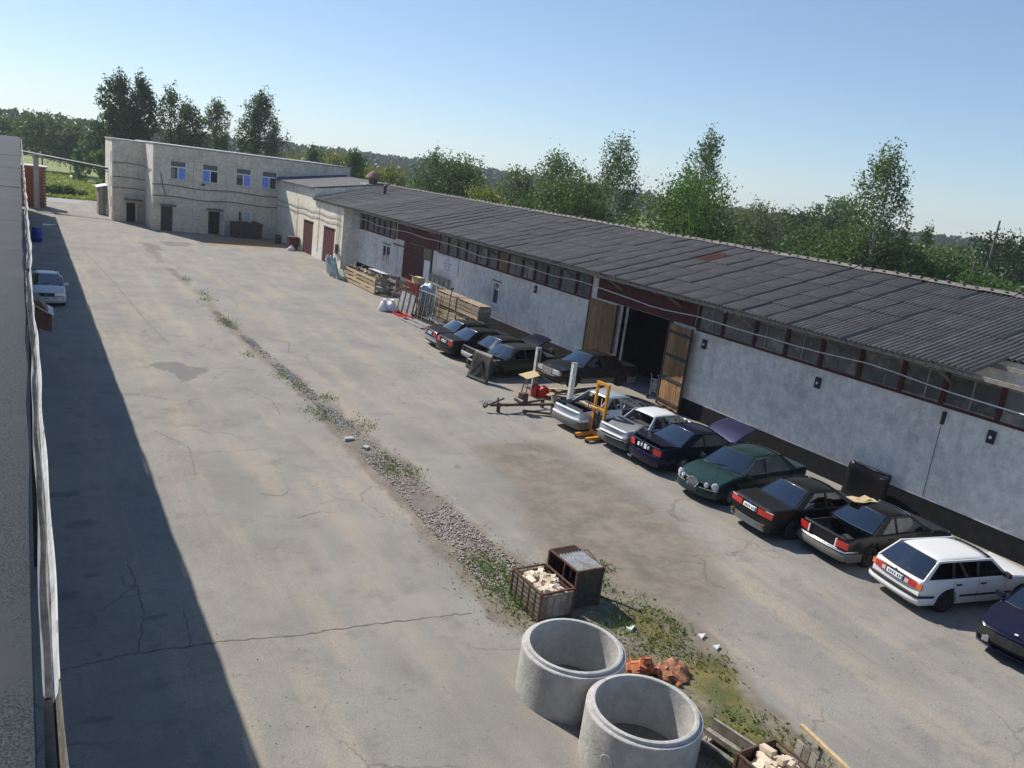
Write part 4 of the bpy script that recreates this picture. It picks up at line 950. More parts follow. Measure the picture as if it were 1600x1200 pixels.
em = MB().lathe([(.036,-.005),(.042,0),(.036,.005)], 18, axis='x', closed=True); em.beam((0,0,0),(0,0,.038),.008,.008); em.beam((0,0,0),(0,.033,-.019),.008,.008); em.beam((0,0,0),(0,-.033,-.019),.008,.008)
o = em.build('hood_emblem', MT['chrome'], c5['root']); p = c5['warp'](4.68,0,.84); o.location = (p[0],0,.865)
# 6 silver shell
c6 = make_car('car_shell', 'stripped silver car shell without glass, open boot, behind the yellow stacker', sedan(L=4.6, W=1.72, H=1.40, trunk='none', hood='none', noglass=True, mirrors=False, origin='rear', missing=('door_f-1','fw'), wheel='steel', xd=1.0, xc=1.62, wc=.42), (17.85,24.0), 5, P_pale)
c6['bumper']('R', .28, .52, P_greylow, .07); c6['bumper']('R', .52, .64, P_white, .065, nm='bumper_top')
MB().obox((.45,.1,.66),(.5,.75,.04),(.25,-.9,.2)).build('boot_carpet', MT['greyplastic'], c6['root']); MB().obox((1.25,.0,.9),(.35,.9,.05),(.1,.1,.1)).build('parcel_shelf', MT['card'], c6['root'])
for k in range(4): MB().tube([(2.6+.2*k,-.3,.5),(2.9+.2*k,-.1,.85),(3.1,.3,.7)], .03, 6).build('loose_trim', MT['whiteplastic'], c6['root'])
# 7 white-roofed shell
c7 = make_car('car_shell', 'stripped car shell with white roof and no glass next to the navy coupe', sedan(L=4.5, W=1.66, H=1.40, trunk='none', hood='none', noglass=True, mirrors=False, origin='rear', wc=.14, roofmat=P_white, missing=('fw',), xd=1.15, xc=1.55, xb=2.75, xa=3.3, wheel='steel'), (18.25,21.58), 3, P_pale)
c7['bumper']('R', .28, .5, MT['greyplastic'], .05)
MB().tube([(3.4,-.5,.92),(3.9,-.2,.86),(4.2,.4,.8)], .04, 6).build('loose_trim', MT['whiteplastic'], c7['root'])
# 8 navy coupe
c8 = make_car('coupe_car', 'dark navy coupe with raised bonnet coloured as sky sheen and ajar boot lid', sedan(L=4.75, W=1.80, H=1.38, ztail=.95, zdeck=.99, xd=1.0, xc=1.72, xb=2.75, xa=3.5, xB=2.1, df=3.35, dr=1.75, coupe=True, trunk='ajar', ajar=7, hood='open', hoodang=36, hoodmat=P_navy_sheen, blur=.2, bowR=.13, origin='rear', wc=.45), (18.28,19.8), -2, P_navy)
c8['bumper']('R', .26, .62, P_navy, .08); c8['both']('R', .84, .52, .66, .86, MT['redlens'], 'tail_light'); 
for k,(y,w) in enumerate(((.28,.1),(.1,.06),(-.1,.12),(-.26,.06))): c8['patch']('R', y-w/2, y+w/2, .72+.03*(k%2), .84+.02*(k%3), MT['whiteplastic'], 'sticker_scrap', .014)
for s in (.3,.42): MB().tube([(-.12,s+.15,.27),(.2,s+.15,.3)], .04, 8).build('exhaust', MT['chrome'], c8['root'])
# 9 green saloon with oval grille
c9 = make_car('saloon_car', 'dark green saloon with oval chrome grille and four round headlights', sedan(L=4.86, W=1.82, H=1.44, wb=2.9, fo=.85, zn=.70, zc=.98, belt=.93, ztail=.92, zdeck=.97, xd=.72, xc=1.45, xb=2.85, xa=3.6, xB=2.35, df=3.4, dr=1.3, blur=.3, bowF=.30, slF=.12, origin='front', trim=True, wr=.325, steer=8), (18.05,17.0), 184, P_green)
c9['bumper']('F', .26, .52, P_green, .07); c9['both']('F', .30, .84, .525, .55, MT['chrome'], 'chrome_strip', .075)
def front_disc(c, y, z, r, mt, nm, depth=.05, par=None):
    p = c['warp'](c['L'], y, z); nrm = .5*y
    o = MB().lathe([(r,-.08),(r,depth*.3),(r*.8,depth*.8),(0,depth)], 20, axis='x').build(nm, mt, par or c['root'], smooth=40); o.location = (p[0]+.01, p[1], p[2]); o.rotation_euler = (0, R(-12), math.atan(.7*y)); 
    rg = MB().lathe([(r,depth*.1),(r*1.14,depth*.2),(r*1.14,-.05)], 20, axis='x').build('bezel', MT['chrome'], o, smooth=40); return o
for s in (1,-1):
    front_disc(c9, s*.74, .665, .105, MT['clearlens'], 'headlight'); front_disc(c9, s*.49, .645, .075, MT['clearlens'], 'headlight')
p = c9['warp'](c9['L'], 0, .6)
gr = MB().lathe([(.17,0),(.205,.02),(.215,-.02),(.205,-.08)], 28, axis='x').build('grille', MT['chrome'], c9['root'], smooth=50); gr.location = (p[0]+.05,0,.60); gr.scale = (1,1.15,.85); gr.rotation_euler = (0,R(-8),0)
MB().lathe([(.17,-.03),(0,-.02)], 24, axis='x').build('grille_mesh', MT['black'], gr)
for k in range(9): y = -.14+.035*k; h = math.sqrt(max(.001,.165**2-y*y)); MB().box(-.02,.004,y-.006,y+.006,-h,h).build('slat', MT['galv'], gr)
o = MB().lathe([(.03,0),(0,.012)], 12, axis='x').build('grille_badge', MT['chrome'], gr); o.location = (.01,0,.17)
c9['patch']('F', -.26, .26, .36, .47, MT['black'], 'number_plate', .09)
MB().box(-2.55,-2.0,-.35,.35,1.405,1.415).build('sunroof', MT['black'], c9['root'])
# 10 black saloon, rear bumper missing
c10 = make_car('saloon_car', 'black saloon with white plate and no rear bumper between green car and coupe', sedan(L=4.62, W=1.75, H=1.40, ztail=.95, zdeck=1.0, xd=1.0, xc=1.62, xb=2.75, xa=3.4, xB=2.25, wc=.34, trim=True, origin='rear', wheel='steel', slR=.1), (17.98,14.6), -6, P_graph)
c10['both']('R', .86, .34, .70, .86, MT['redlens'], 'tail_light', .015); c10['both']('R', .86, .62, .862, .885, MT['clearlens'], 'lamp_strip', .015); c10['plate']('R', .72)
c10['patch']('R', -.72, .72, .28, .46, MT['greyplastic'], 'bumper_beam', .01)
for s in (1,-1): c10['patch']('R', s*.6, s*.7, .40, .48, MT['rust'], 'bumper_mount', .07)
b_ = MB().lathe([(.04,0),(.04,.01),(0,.012)], 16, axis='x').build('roundel', MT['plateblue'], c10['root']); b_.location = (c10['warp'](0,0,.9)[0]-.0,0,.905); b_.rotation_euler = (0,0,math.pi)
# 11 dark coupe with open boot
c11 = make_car('coupe_car', 'dusty black coupe with chrome bumper strip, open boot, cardboard on roof', sedan(L=4.66, W=1.74, H=1.38, ztail=.93, zdeck=.97, xd=1.12, xc=1.75, xb=2.7, xa=3.4, xB=2.05, df=3.25, dr=1.65, coupe=True, trunk='none', wc=.3, origin='rear', cladding=(.2,.48), seal=MT['chrome'], wheel='steel'), (18.72,12.6), -5, P_black)
c11['bumper']('R', .27, .50, P_greylow, .08); c11['bumper']('R', .50, .57, MT['chrome'], .085, nm='chrome_bumper_strip'); c11['both']('R', .85, .5, .62, .80, MT['redlens'], 'tail_light', .015)
for s in (1,-1): c11['patch']('R', s*.5, s*.46, .6, .82, MT['whiteplastic'], 'lamp_seal', .012)
# 12 white estate
c12 = make_car('estate_car', 'white estate car with black window frames and red tail lights', dict(L=4.33, W=1.65, H=1.38, wb=2.57, fo=.78, belt=.92, xd=.16, xc=.62, xb=2.45, xa=3.0, xB=1.95, xC=1.12, df=2.9, dr=1.12, wagon=True, wc=.12, roofw=.76, origin='rear', moulding=.47, wheel='steel', wr=.30, mirmat=MT['black'], bowR=.07, bowF=.1,
     top=[(0,.88),(.1,.9),(.2,.92),(2.85,.92),(3.0,.94),(3.3,.93),(3.8,.87),(4.2,.78),(4.33,.73)]), (18.62,10.28), -11, P_white)
c12['bumper']('R', .30, .46, P_white, .07); c12['bumper']('R', .465, .505, MT['black'], .08, nm='bumper_strip'); c12['both']('R', .79, .30, .66, .80, MT['redlens'], 'tail_light', .015); c12['both']('R', .79, .66, .665, .795, MT['orangelens'], 'indicator', .019); c12['both']('R', .42, .31, .68, .78, MT['clearlens'], 'reversing_lamp', .019)
c12['patch']('R', -.3, .3, .665, .8, MT['black'], 'plate_recess', .01); c12['plate']('R', .675)
o = MB().lathe([(.035,0),(.035,.01),(0,.012)], 16, axis='x').build('roundel', MT['plateblue'], c12['root']); o.location = (c12['warp'](0,0,.85)[0],0,.85); o.rotation_euler = (0,0,math.pi)
MB().obox((1.05,-.83,.62),(.14,.015,.14)).build('fuel_flap', MT['black'], c12['root'])
MB().tube([(2.4,.3,1.37),(2.25,.3,1.6)], .006, 5).build('aerial', MT['black'], c12['root'])
# 13 navy car at the frame edge
c13 = make_car('saloon_car', 'dark navy car with front bumper and lamps removed, nearest of the row', sedan(L=4.7, W=1.76, zn=.72, zc=.97, belt=.94, blur=.25, bowF=.22, origin='front', steer=-6), (18.45,7.25), 186, P_navy)
c13['patch']('F', -.8, .8, .42, .64, MT['black'], 'front_panel', .004); 
for s in (1,-1):
    p = c13['warp'](c13['L'], s*.52, .45)
    o = MB().tube([(0,0,0),(.12,0,0)], .05, 8).build('bumper_mount', MT['galv'], c13['root']); o.location = (p[0]-.02,p[1],p[2])
    MB().obox((.12,0,0),(.02,.14,.12)).build('mount_plate', MT['galv'], o)
o = MB().lathe([(.04,0),(.04,.01),(0,.012)], 16).build('roundel', MT['plate'], c13['root']); q_ = c13['warp'](4.62,0,.77); o.location = (q_[0]-.03,0,.775)
# 14 silver saloon in the shade
c14 = make_car('saloon_car', 'silver saloon parked in the shade beside the near building', sedan(L=4.68, W=1.75, H=1.46, belt=.96, zc=1.0, zn=.76, ztail=1.0, zdeck=1.04, xd=.85, xc=1.5, xb=2.75, xa=3.55, blur=.25, bowF=.2, origin='front'), (.98,46.2), -90, P_silver)
c14['bumper']('F', .24, .56, P_silver, .08); c14['patch']('F', -.8, .8, .46, .5, MT['black'], 'bumper_strip', .088); c14['both']('F', .36, .8, .6, .74, MT['clearlens'], 'headlight', .02); g_ = c14['patch']('F', -.34, .34, .6, .74, MT['black'], 'grille', .02); c14['plate']('F', .33)
o = MB().lathe([(.05,0),(.06,.008),(.06,-.01)], 20, axis='x').build('grille_emblem', MT['chrome'], g_); p = c14['warp'](4.68,0,.67); o.location = (p[0]+.03,0,.67)
# ------------------------------------------------------------------ lift, stacker, scrap around the gate
lf = thing('car_lift', 'white two post car lift holding up the black saloon', 'lift', (0,0,0))
for (x, y, h) in ((19.95,29.5,1.95),(19.7,26.3,2.05)):
    s = 1 if y < 28 else -1
    m = MB(); m.prism([(x-.1,y-.08),(x+.1,y-.08),(x+.1,y+.08),(x-.1,y+.08)], .02, h); o = m.build('post', MT['oldwhite'], lf)
    MB().box(x-.11,x+.11,y-.09,y+.09,h,h+.03).build('cap', MT['galv'], o); MB().box(x-.04,x+.04,y+s*.082,y+s*.09,.1,h-.05).build('slot', MT['black'], o)
    MB().box(x-.3,x+.3,y-.3,y+.3,0.01,.05).build('base_plate', MT['darksteel'], lf)
    MB().beam((x,y+s*.15,.72),(20.6,28+(-s)*.55,.76), .1, .09).build('arm', MT['darksteel'], lf); MB().beam((x,y+s*.15,.66),(22.6,28+(-s)*.55,.72), .1, .09).build('arm', MT['darksteel'], lf)
q = thing('red_canister', 'glossy red plastic canisters on the ground in front of the lift', 'canister', (19.35,28.45,0), .4)
for (x,y,rz) in ((0,0,.2),(.12,-.34,-.5)):
    m = MB(); m.prism([(-.22,0),(.22,0),(.24,.1),(.24,.42),(.12,.52),(-.05,.5),(-.22,.4)], -.12, .12, 'y'); E_ = Matrix.Translation((x,y,0)) @ Matrix.Rotation(rz,4,'Z'); m.v = [tuple(E_@Vector(v)) for v in m.v]
    o = m.build('can', MT['redplastic'], q); c_ = MB().lathe([(.045,.48),(.045,.57),(0,.57)], 10, (x,y,0)).build('cap', MT['black'], o)
q = thing('plywood_sheet', 'tan plywood sheet lying on a trestle beside the lift post', 'board', (19.3,28.9,0), .2)
MB().obox((0,0,.86),(.95,.6,.02),(.1,-.12,0)).build('sheet', MT['newwood'], q)
for sx in (-.3,.3): MB().beam((sx,.15,0),(sx*.8,.0,.84), .05,.05).build('trestle_leg', MT['greywood'], q); MB().beam((sx,-.2,0),(sx*.8,-.02,.84), .05,.05).build('trestle_leg', MT['greywood'], q)
for i,(a,b2,lab) in enumerate((((19.3,27.4,.35),(22.0,27.75,.5),'long bent tan plank under the lifted saloon'),((20.4,29.2,.12),(21.5,28.8,.14),'short tan plank beneath the lifted saloon'))):
    q = thing('loose_plank', lab, 'plank', (0,0,0)); MB().beam(a,((a[0]+b2[0])/2,(a[1]+b2[1])/2,(a[2]+b2[2])/2+.06*(1-i)),.2,.03).build('plank', MT['newwood'], q)
    MB().beam(((a[0]+b2[0])/2,(a[1]+b2[1])/2,(a[2]+b2[2])/2+.06*(1-i)),b2,.2,.03).build('plank', MT['newwood'], q)
    MB().box(a[0]+.3,a[0]+.5,a[1]-.1,a[1]+.1,0,a[2]+.0).build('prop_block', MT['greywood'], q); MB().box(b2[0]-.4,b2[0]-.2,b2[1]-.1,b2[1]+.1,0,b2[2]-.02).build('prop_block', MT['greywood'], q)
q = thing('trailer_drawbar', 'rusty trailer drawbar frame lying on the ground before the lift', 'frame', (0,0,0))
MB().beam((15.95,26.5,.3),(18.6,25.9,.42),.09,.1).build('beam', MT['rust'], q); MB().beam((16.6,26.35,.3),(18.7,26.8,.34),.08,.08).build('beam', MT['rust'], q); MB().beam((17.3,26.15,.12),(18.7,25.3,.14),.08,.08).build('beam', MT['rust'], q)
MB().beam((15.7,26.55,.24),(16.6,26.55,.55),.06,.06).build('coupling_arm', MT['darksteel'], q); MB().lathe([(.09,-.04),(.12,0),(.09,.04)],14,(15.75,26.55,.28),'y',True).build('coupling_eye', MT['darksteel'], q)
MB().beam((16.25,26.4,.05),(16.25,26.45,.62),.05,.05).build('jockey_post', MT['rust'], q); MB().obox((17.35,26.3,.62),(.34,.24,.42),(0,0,.2)).build('winch_box', MT['rust'], q); MB().tube([(17.2,26.6,.5),(17.2,26.0,.5)],.1,10).build('winch_drum', MT['darksteel'], q)
for x,y in ((16.3,26.42),(18.6,25.9),(18.6,25.35),(18.65,26.75)): MB().box(x-.06,x+.06,y-.06,y+.06,0,.4 if y > 25.5 else .1).build('stub_leg', MT['rust'], q)
st = thing('hand_stacker', 'yellow hand stacker with tall mast in front of the silver shell', 'stacker', (18.55,22.78,0), R(4))
for y in (.3,-.3):
    MB().box(-.05,.05,y-.045,y+.045,.1,2.12).build('mast', MT['yellow'], st); MB().box(-.75,.05,y-.06,y+.06,.08,.2).build('leg', MT['yellow'], st)
    for x in (-.68,.02):
        o = MB().lathe([(.05,-.04),(.1,-.035),(.1,.035),(.05,.04)],16,(x,y,.1),'y',True).build('wheel', MT['rubber'], st); MB().lathe([(.05,-.042),(.05,.042)],10,(x,y,.1),'y').build('hub', MT['galv'], o)
MB().box(-.05,.05,-.345,.345,2.12,2.22).build('top_bar', MT['yellow'], st); MB().box(-.04,.04,-.255,.255,1.15,1.23).build('crossbar', MT['yellow'], st); MB().box(-.05,.05,-.255,.255,.12,.3).build('base_bar', MT['yellow'], st)
MB().tube([(.0,0,.25),(.0,0,1.15)],.05,10).build('cylinder', MT['black'], st); MB().tube([(.03,0,.3),(.03,0,1.6)],.02,8).build('ram', MT['chrome'], st)
MB().tube([(-.05,.28,1.0),(-.3,.2,1.3),(-.32,-.2,1.3),(-.05,-.28,1.0)],.018,6).build('handle', MT['yellow'], st); MB().lathe([(.16,-.02),(.18,0),(.16,.02)],18,(-.12,.36,1.28),'y',True).build('winch_wheel', MT['darksteel'], st)
MB().box(-.03,.06,-.25,.25,.35,.95).build('pump_box', MT['black'], st)
for y in (.2,-.2): MB().box(.05,1.0,y-.06,y+.06,.22,.27).build('fork', MT['darksteel'], st)
def bent_panel(w, h, mt, nm, root, bow=.08, sk=.2):
    m = MB(); n = 8; v = []
    for i in range(n+1):
        f = i/n
        for j in range(n+1):
            u = -1+2*j/n; v.append((bow*(1-u*u)+.03*math.sin(f*6), u*w/2*(1-sk*f), h*f))
    m.add(v, [(i*(n+1)+j,i*(n+1)+j+1,(i+1)*(n+1)+j+1,(i+1)*(n+1)+j) for i in range(n) for j in range(n)])
    o = m.build(nm, mt, root, smooth=60); md = o.modifiers.new('thick','SOLIDIFY'); md.thickness = .025; return o
q = thing('car_bonnet', 'loose black bonnet leaning on the front of the olive green car', 'bonnet', (17.75,31.0,0), R(12)); q.rotation_euler = (0,R(14),R(12))
b_ = bent_panel(1.5, 1.4, MT['darksteel'], 'skin', q)
MB().beam((-.04,-.5,.25),(-.02,.05,1.0),.08,.03).build('rib', MT['black'], b_); MB().beam((-.04,.5,.25),(-.02,-.05,1.0),.08,.03).build('rib', MT['black'], b_); MB().beam((-.04,-.6,.15),(-.04,.6,.15),.03,.1).build('rib', MT['greyplastic'], b_)
q = thing('car_bonnet', 'loose grey bonnet leaning on the tail of the white roofed shell', 'bonnet', (18.0,21.35,.66), 0); q.rotation_euler = (0,R(68),R(6))
b_ = bent_panel(1.45, 1.25, MT['greyplastic'], 'skin', q, .05, .1); MB().beam((-.03,-.6,.1),(-.03,.6,.1),.03,.08).build('rib', MT['whiteplastic'], b_)
q = thing('metal_sheet', 'black car panel leaning against the warehouse wall behind the coupe', 'panel', (24.4,15.3,0), 0); q.rotation_euler = (0,R(9),0)
b_ = bent_panel(1.6, 1.2, P_black, 'skin', q, .08, .0); MB().beam((-.0,-.7,1.19),(-.0,.7,1.19),.04,.05).build('lip', MT['black'], b_)
q = thing('cardboard_sheet', 'torn tan cardboard lying on the roof of the dusty coupe', 'cardboard', (20.65,12.95,1.405), R(-12))
m = MB(); pts = [(-.35,-.2),(-.1,-.28),(.2,-.2),(.45,-.25),(.5,.02),(.3,.1),(.1,.06),(-.1,.22),(-.35,.18)]; m.prism(pts, 0, .02); m.obox((.1,-.05,.05),(.4,.22,.012),(.1,-.12,.3)); m.build('sheet', MT['card'], q)
tyr = wheel_meshes(.33,.22,'steel')
for i,(x,y,z,lab) in enumerate(((24.45,34.9,.33,'black tyre standing against the wall behind the olive car'),(24.2,33.9,.12,'black tyre lying flat near the wall behind the olive car'))):
    q = thing('tyre', lab, 'tyre', (x,y,z), 0); o = link('carcass', tyr[0], None, q); o2 = link('inner_rim', tyr[1], None, q)
    q.rotation_euler = (R(90),0,0) if i else (0,0,R(75))
q = thing('hand_trolley', 'pale grey hand trolley standing inside the open gate', 'trolley', (25.3,27.3,0), R(200))
for y in (-.2,.2):
    MB().tube([(0,y,.15),(.1,y,1.1),(.25,y*.9,1.25)],.02,8).build('rail', MT['whiteplastic'], q); MB().lathe([(.05,-.03),(.12,-.03),(.12,.03),(.05,.03)],14,(0.05,y*1.3,.12),'y',True).build('wheel', MT['rubber'], q)
MB().box(-.3,.03,-.22,.22,.03,.05).build('toe_plate', MT['whiteplastic'], q)
for z in (.4,.75,1.0): MB().tube([(.03+z*.08,-.2,z),(.03+z*.08,.2,z)],.018,6).build('rung', MT['whiteplastic'], q)
MB().box(-.03,.06,-.12,.12,.45,.95).build('back_plate', MT['oldwhite'], q)
# ------------------------------------------------------------------ crates and rings near the camera
def brick_mesh(mt, s=(.25,.12,.065), seed=0):
    r_ = random.Random(seed); m = MB().box(-s[0]/2,s[0]/2,-s[1]/2,s[1]/2,-s[2]/2,s[2]/2); m.v = [(x*(1+r_.uniform(-.06,.06)),y*(1+r_.uniform(-.06,.06)),z*(1+r_.uniform(-.08,.08))) for x,y,z in m.v]
    me = m.mesh('brick'); me.materials.append(mt); return me
BC = [brick_mesh(MT['brickcream'],(.25,.12,.088),k) for k in range(5)]+[brick_mesh(MT['brickcream'],(.14,.12,.088),9)]; BO = [brick_mesh(MT['brickorange'],(.22,.14,.1),k+20) for k in range(4)]+[brick_mesh(MT['brickorange'],(.14,.15,.12),31)]
def cage(name, label, x0, x1, y0, y1, h, opened=None, lid=None):
    q = thing(name, label, 'crate', ((x0+x1)/2,(y0+y1)/2,0)); a, b2 = (x1-x0)/2, (y1-y0)/2; zb_ = .1
    for sx in (-a,a):
        for sy in (-b2,b2): MB().box(sx-.022,sx+.022,sy-.022,sy+.022,0,h).build('post', MT['rust'], q)
    for z in (zb_, h):
        for sx in (-a,a): MB().box(sx-.018,sx+.018,-b2+.022,b2-.022,z-.018,z+.018).build('rail', MT['rust'], q)
        for sy in (-b2,b2): MB().box(-a+.022,a-.022,sy-.018,sy+.018,z-.018,z+.018).build('rail', MT['rust'], q)
    MB().box(-a+.02,a-.02,-b2+.02,b2-.02,zb_-.01,zb_+.012).build('floor', MT['rust'], q); return q, a, b2
c1_, a, b2 = cage('brick_crate', 'rusty steel mesh crate filled with cream bricks behind the concrete rings', 9.2, 10.06, 12.25, 13.42, .72)
for k in range(16): MB().box(-a-.008,-a+.008,-b2+.03,b2-.03,.14+k*.036,.158+k*.036).build('slat', MT['greywood'] if k % 3 else MT['rust'], c1_)
for k in range(4): MB().box(-a-.02,-a-.009,-b2+.2+k*.25,-b2+.22+k*.25,.12,.70).build('bar', MT['rust'], c1_)
for k in range(5): MB().box(-a+.03+k*.165,-a+.185+k*.165,-b2-.008,-b2+.008,.12,.66).build('plank', MT['greywood'], c1_)
for k in range(5): MB().box(-a+.03+k*.165,-a+.185+k*.165,b2-.008,b2+.008,.12,.66).build('plank', MT['greywood'], c1_)
MB().box(a-.01,a+.01,-b2+.03,b2-.03,.12,.62).build('back_sheet', MT['rust'], c1_)
bp = thing('brick_load', 'cream bricks heaped inside the mesh crate behind the concrete rings', 'bricks', (9.63,12.83,.2))
r_ = random.Random(5)
for k in range(95):
    lay = k//32; x = r_.uniform(-.29,.29); y = r_.uniform(-.46,.46)
    o = link('brick', r_.choice(BC), None, bp); o.location = (x,y,.2+lay*.1+r_.uniform(0,.05)+.06*(1-abs(y))); o.rotation_euler = (r_.uniform(-.35,.35),r_.uniform(-.35,.35),r_.choice((0,1.57,.5,1.0))+r_.uniform(-.4,.4))
MB().box(-.36,.36,-.53,.53,-.07,.2).build('rubble_core', MT['brickcream'], bp)
c2_, a, b2 = cage('tipped_crate', 'dark empty steel crate with ribbed grey top beside the brick crate', 10.28, 11.0, 12.5, 13.62, .95)
for k in range(24): MB().box(-a+.02+k*.029,-a+.042+k*.029,-b2+.02,b2-.35+.012*(k%3)*3,.955,.968).build('slat', MT['galv'], c2_)
for k in range(9): MB().box(-a+.03,a-.03,b2-.34+k*.035,b2-.332+k*.035,.955,.963).build('wire', MT['rust'], c2_)
for k in range(12): MB().box(-a+.05+k*.057,-a+.056+k*.057,b2-.35,b2-.03,.965,.97).build('wire', MT['rust'], c2_)
MB().box(-a+.03,a-.03,-b2-.006,-b2+.006,.12,.92).build('end_sheet', MT['darksteel'], c2_); MB().box(-a+.03,a-.03,b2-.006,b2+.006,.12,.92).build('end_sheet', MT['darksteel'], c2_); MB().box(a-.006,a+.006,-b2+.03,b2-.03,.12,.92).build('back_sheet', MT['darksteel'], c2_)
MB().tube([(a+.02,-b2+.1,.95),(a+.12,-b2+.1,.93),(a+.14,-b2+.1,.8),(a+.14,b2-.3,.97),(a+.02,b2-.3,.97)],.014,6).build('handle_bar', MT['rust'], c2_); MB().beam((-a,-.05,.1),(-a,-.08,.95),.03,.03).build('strut', MT['rust'], c2_)
q = thing('steel_rod', 'long dark steel rod lying in the grass beside the dark crate', 'rod', (0,0,0)); MB().tube([(11.1,12.95,.05),(11.5,12.4,.04),(11.75,11.9,.04)],.018,6).build('bar', MT['darksteel'], q); MB().lathe([(.03,0),(.03,.05)],8,(11.75,11.9,.02)).build('end_nut', MT['rust'], q)
RINGM = stained('ring_concrete', (.47,.46,.44), (.33,.32,.30), .45, 2.0)
for i,(x,y,h,lab) in enumerate(((8.5,10.1,1.0,'grey concrete well ring nearer to the brick crate'),(8.6,8.2,.98,'grey concrete well ring cut by the lower picture edge'))):
    q = thing('concrete_ring', lab, 'well ring', (x,y,0), i*1.1, 'concrete well rings')
    ro_, ri_ = .97, .82
    prof = [(ri_,0),(ro_,0),(ro_+.004,.05),(ro_,h-.075),(ro_-.012,h-.06),(ro_-.065,h-.055),(ro_-.075,h-.005),(ro_-.085,h),(ri_+.012,h),(ri_,h-.015)]
    MB().lathe(prof, 96, closed=True).build('shell', RINGM, q, smooth=28)
    for a_ in ((2.3,4.2) if i == 0 else (2.35,5.2)):
        o = MB().lathe([(.0,.006),(.11,.006),(.12,0)],20,axis='x').build('lifting_recess', MT['concrete'], q); o.location = (ro_*math.cos(a_),ro_*math.sin(a_),.42); o.rotation_euler = (0,0,a_)
bp = thing('orange_brick_heap', 'small heap of broken orange bricks beside the concrete rings', 'bricks', (10.28,10.02,0))
r_ = random.Random(8)
for k in range(34):
    rad = r_.uniform(0,.34); an_ = r_.uniform(0,6.28); o = link('brick', r_.choice(BO), None, bp); hgt = max(.06,.36-rad*.8)*r_.uniform(.3,1)
    o.location = (rad*math.cos(an_),rad*math.sin(an_)*1.1,hgt); o.rotation_euler = (r_.uniform(-.6,.6),r_.uniform(-.6,.6),r_.uniform(0,3))
q = thing('orange_sack', 'torn orange sack spilling brick crumbs beside the brick heap', 'sack', (10.83,9.75,0), .3)
m = MB(); m.lathe([(0,0),(.3,.0),(.34,.08),(.28,.17),(.12,.2),(0,.19)], 26)
m.v = [(x*(1+.16*math.sin(9*y+3*z)+.1*math.sin(17*x)),y*.85*(1+.2*math.cos(7*x+5*z)),z*(1+.35*math.sin(8*x+5*y)+.25*math.sin(23*x-9*y))) for x,y,z in m.v]
m.build('sack_body', mat('orange_sackcloth', (.46,.22,.13), .9, var=.35, scale=14, col2=(.30,.16,.10), amt=.5, scale2=9, bmp=.9, dist=.04), q, smooth=40)
r_ = random.Random(31)
for k in range(26):
    a_ = r_.uniform(0,6.28); d_ = r_.uniform(.1,.45); o = link('brick', BO[4], None, q); o.location = (d_*math.cos(a_),d_*math.sin(a_)*.85,max(.03,.2-d_*.35)); o.scale = (r_.uniform(.25,.6),)*3; o.rotation_euler = (r_.uniform(-1,1),r_.uniform(-1,1),r_.uniform(0,3))
q = thing('timber_skid', 'grey timber frame lying against the concrete ring in the weeds', 'frame', (9.98,7.5,0), R(12))
for x in (-.12,.22): MB().box(x-.05,x+.05,-1.1,.55,.12,.22).build('beam', MT['greywood'], q)
for y in (-1.0,-.3,.45): MB().box(-.25,.35,y-.06,y+.06,.0,.115).build('cross_piece', MT['greywood'], q)
MB().box(.28,.33,-1.1,.5,.1,.42).build('side_board', MT['greywood'], q)
c3_, a, b2 = cage('brick_crate', 'rusty crate of pale bricks at the lower picture edge', 9.45, 10.32, 5.55, 6.9, .8)
MB().box(-a-.006,-a+.006,-b2+.03,b2-.03,.12,.78).build('side_sheet', MT['rust'], c3_); MB().box(-a+.03,a-.03,b2-.006,b2+.006,.12,.78).build('end_sheet', MT['rust'], c3_); MB().box(a-.006,a+.006,-b2+.03,b2-.03,.12,.7).build('side_sheet', MT['rust'], c3_)
bp = thing('brick_load', 'pale bricks heaped in the crate at the lower picture edge', 'bricks', (9.88,6.22,.2)); r_ = random.Random(6)
MB().box(-.38,.38,-.6,.6,-.07,.36).build('rubble_core', MT['brickcream'], bp)
for k in range(70):
    o = link('brick', r_.choice(BC), None, bp); o.location = (r_.uniform(-.3,.3),r_.uniform(-.52,.55),.40+(k//30)*.1+r_.uniform(0,.04)); o.rotation_euler = (r_.uniform(-.25,.25),r_.uniform(-.25,.25),r_.choice((0,1.57,.3))+r_.uniform(-.3,.3))
q = thing('plank_panel', 'grey plank panel with fresh timber on top at the lower picture edge', 'pallet', (10.75,5.95,0), R(-14))
for k in range(8): MB().obox((-.3,.65-k*.17,.42),(.03,.15,.84+.03*(k%3)),(0,.06,0)).build('plank', MT['greywood'], q)
MB().beam((-.12,.9,.95),(.1,-.8,.9),.07,.06).build('timber', MT['newwood'], q)
for y in (.5,-.4): MB().box(-.25,.3,y-.05,y+.05,.0,.08).build('foot', MT['greywood'], q)
MB().box(-.26,-.2,-.75,.75,.3,.4).build('batten', MT['greywood'], q); MB().beam((.0,.5,.08),(.0,.5,.92),.06,.06).build('prop', MT['greywood'], q); MB().beam((.05,-.4,.08),(.05,-.4,.88),.06,.06).build('prop', MT['greywood'], q)
for (x,y,sx,sy,rz,lab) in ((9.2,24.2,.42,.2,.3,'long flat concrete chunk on the dirt strip'),(9.45,23.25,.3,.18,.8,'small flat concrete chunk on the dirt strip')):
    m = MB().prism([(-sx/2,-sy/2),(sx*.3,-sy*.6),(sx/2,-sy*.1),(sx*.4,sy/2),(-sx*.3,sy*.45)], 0, .1); o = m.build('concrete_chunk', MT['concrete']); o.location = (x,y,.02); o.rotation_euler = (.05,.08,rz); tag(o, lab, 'rubble')
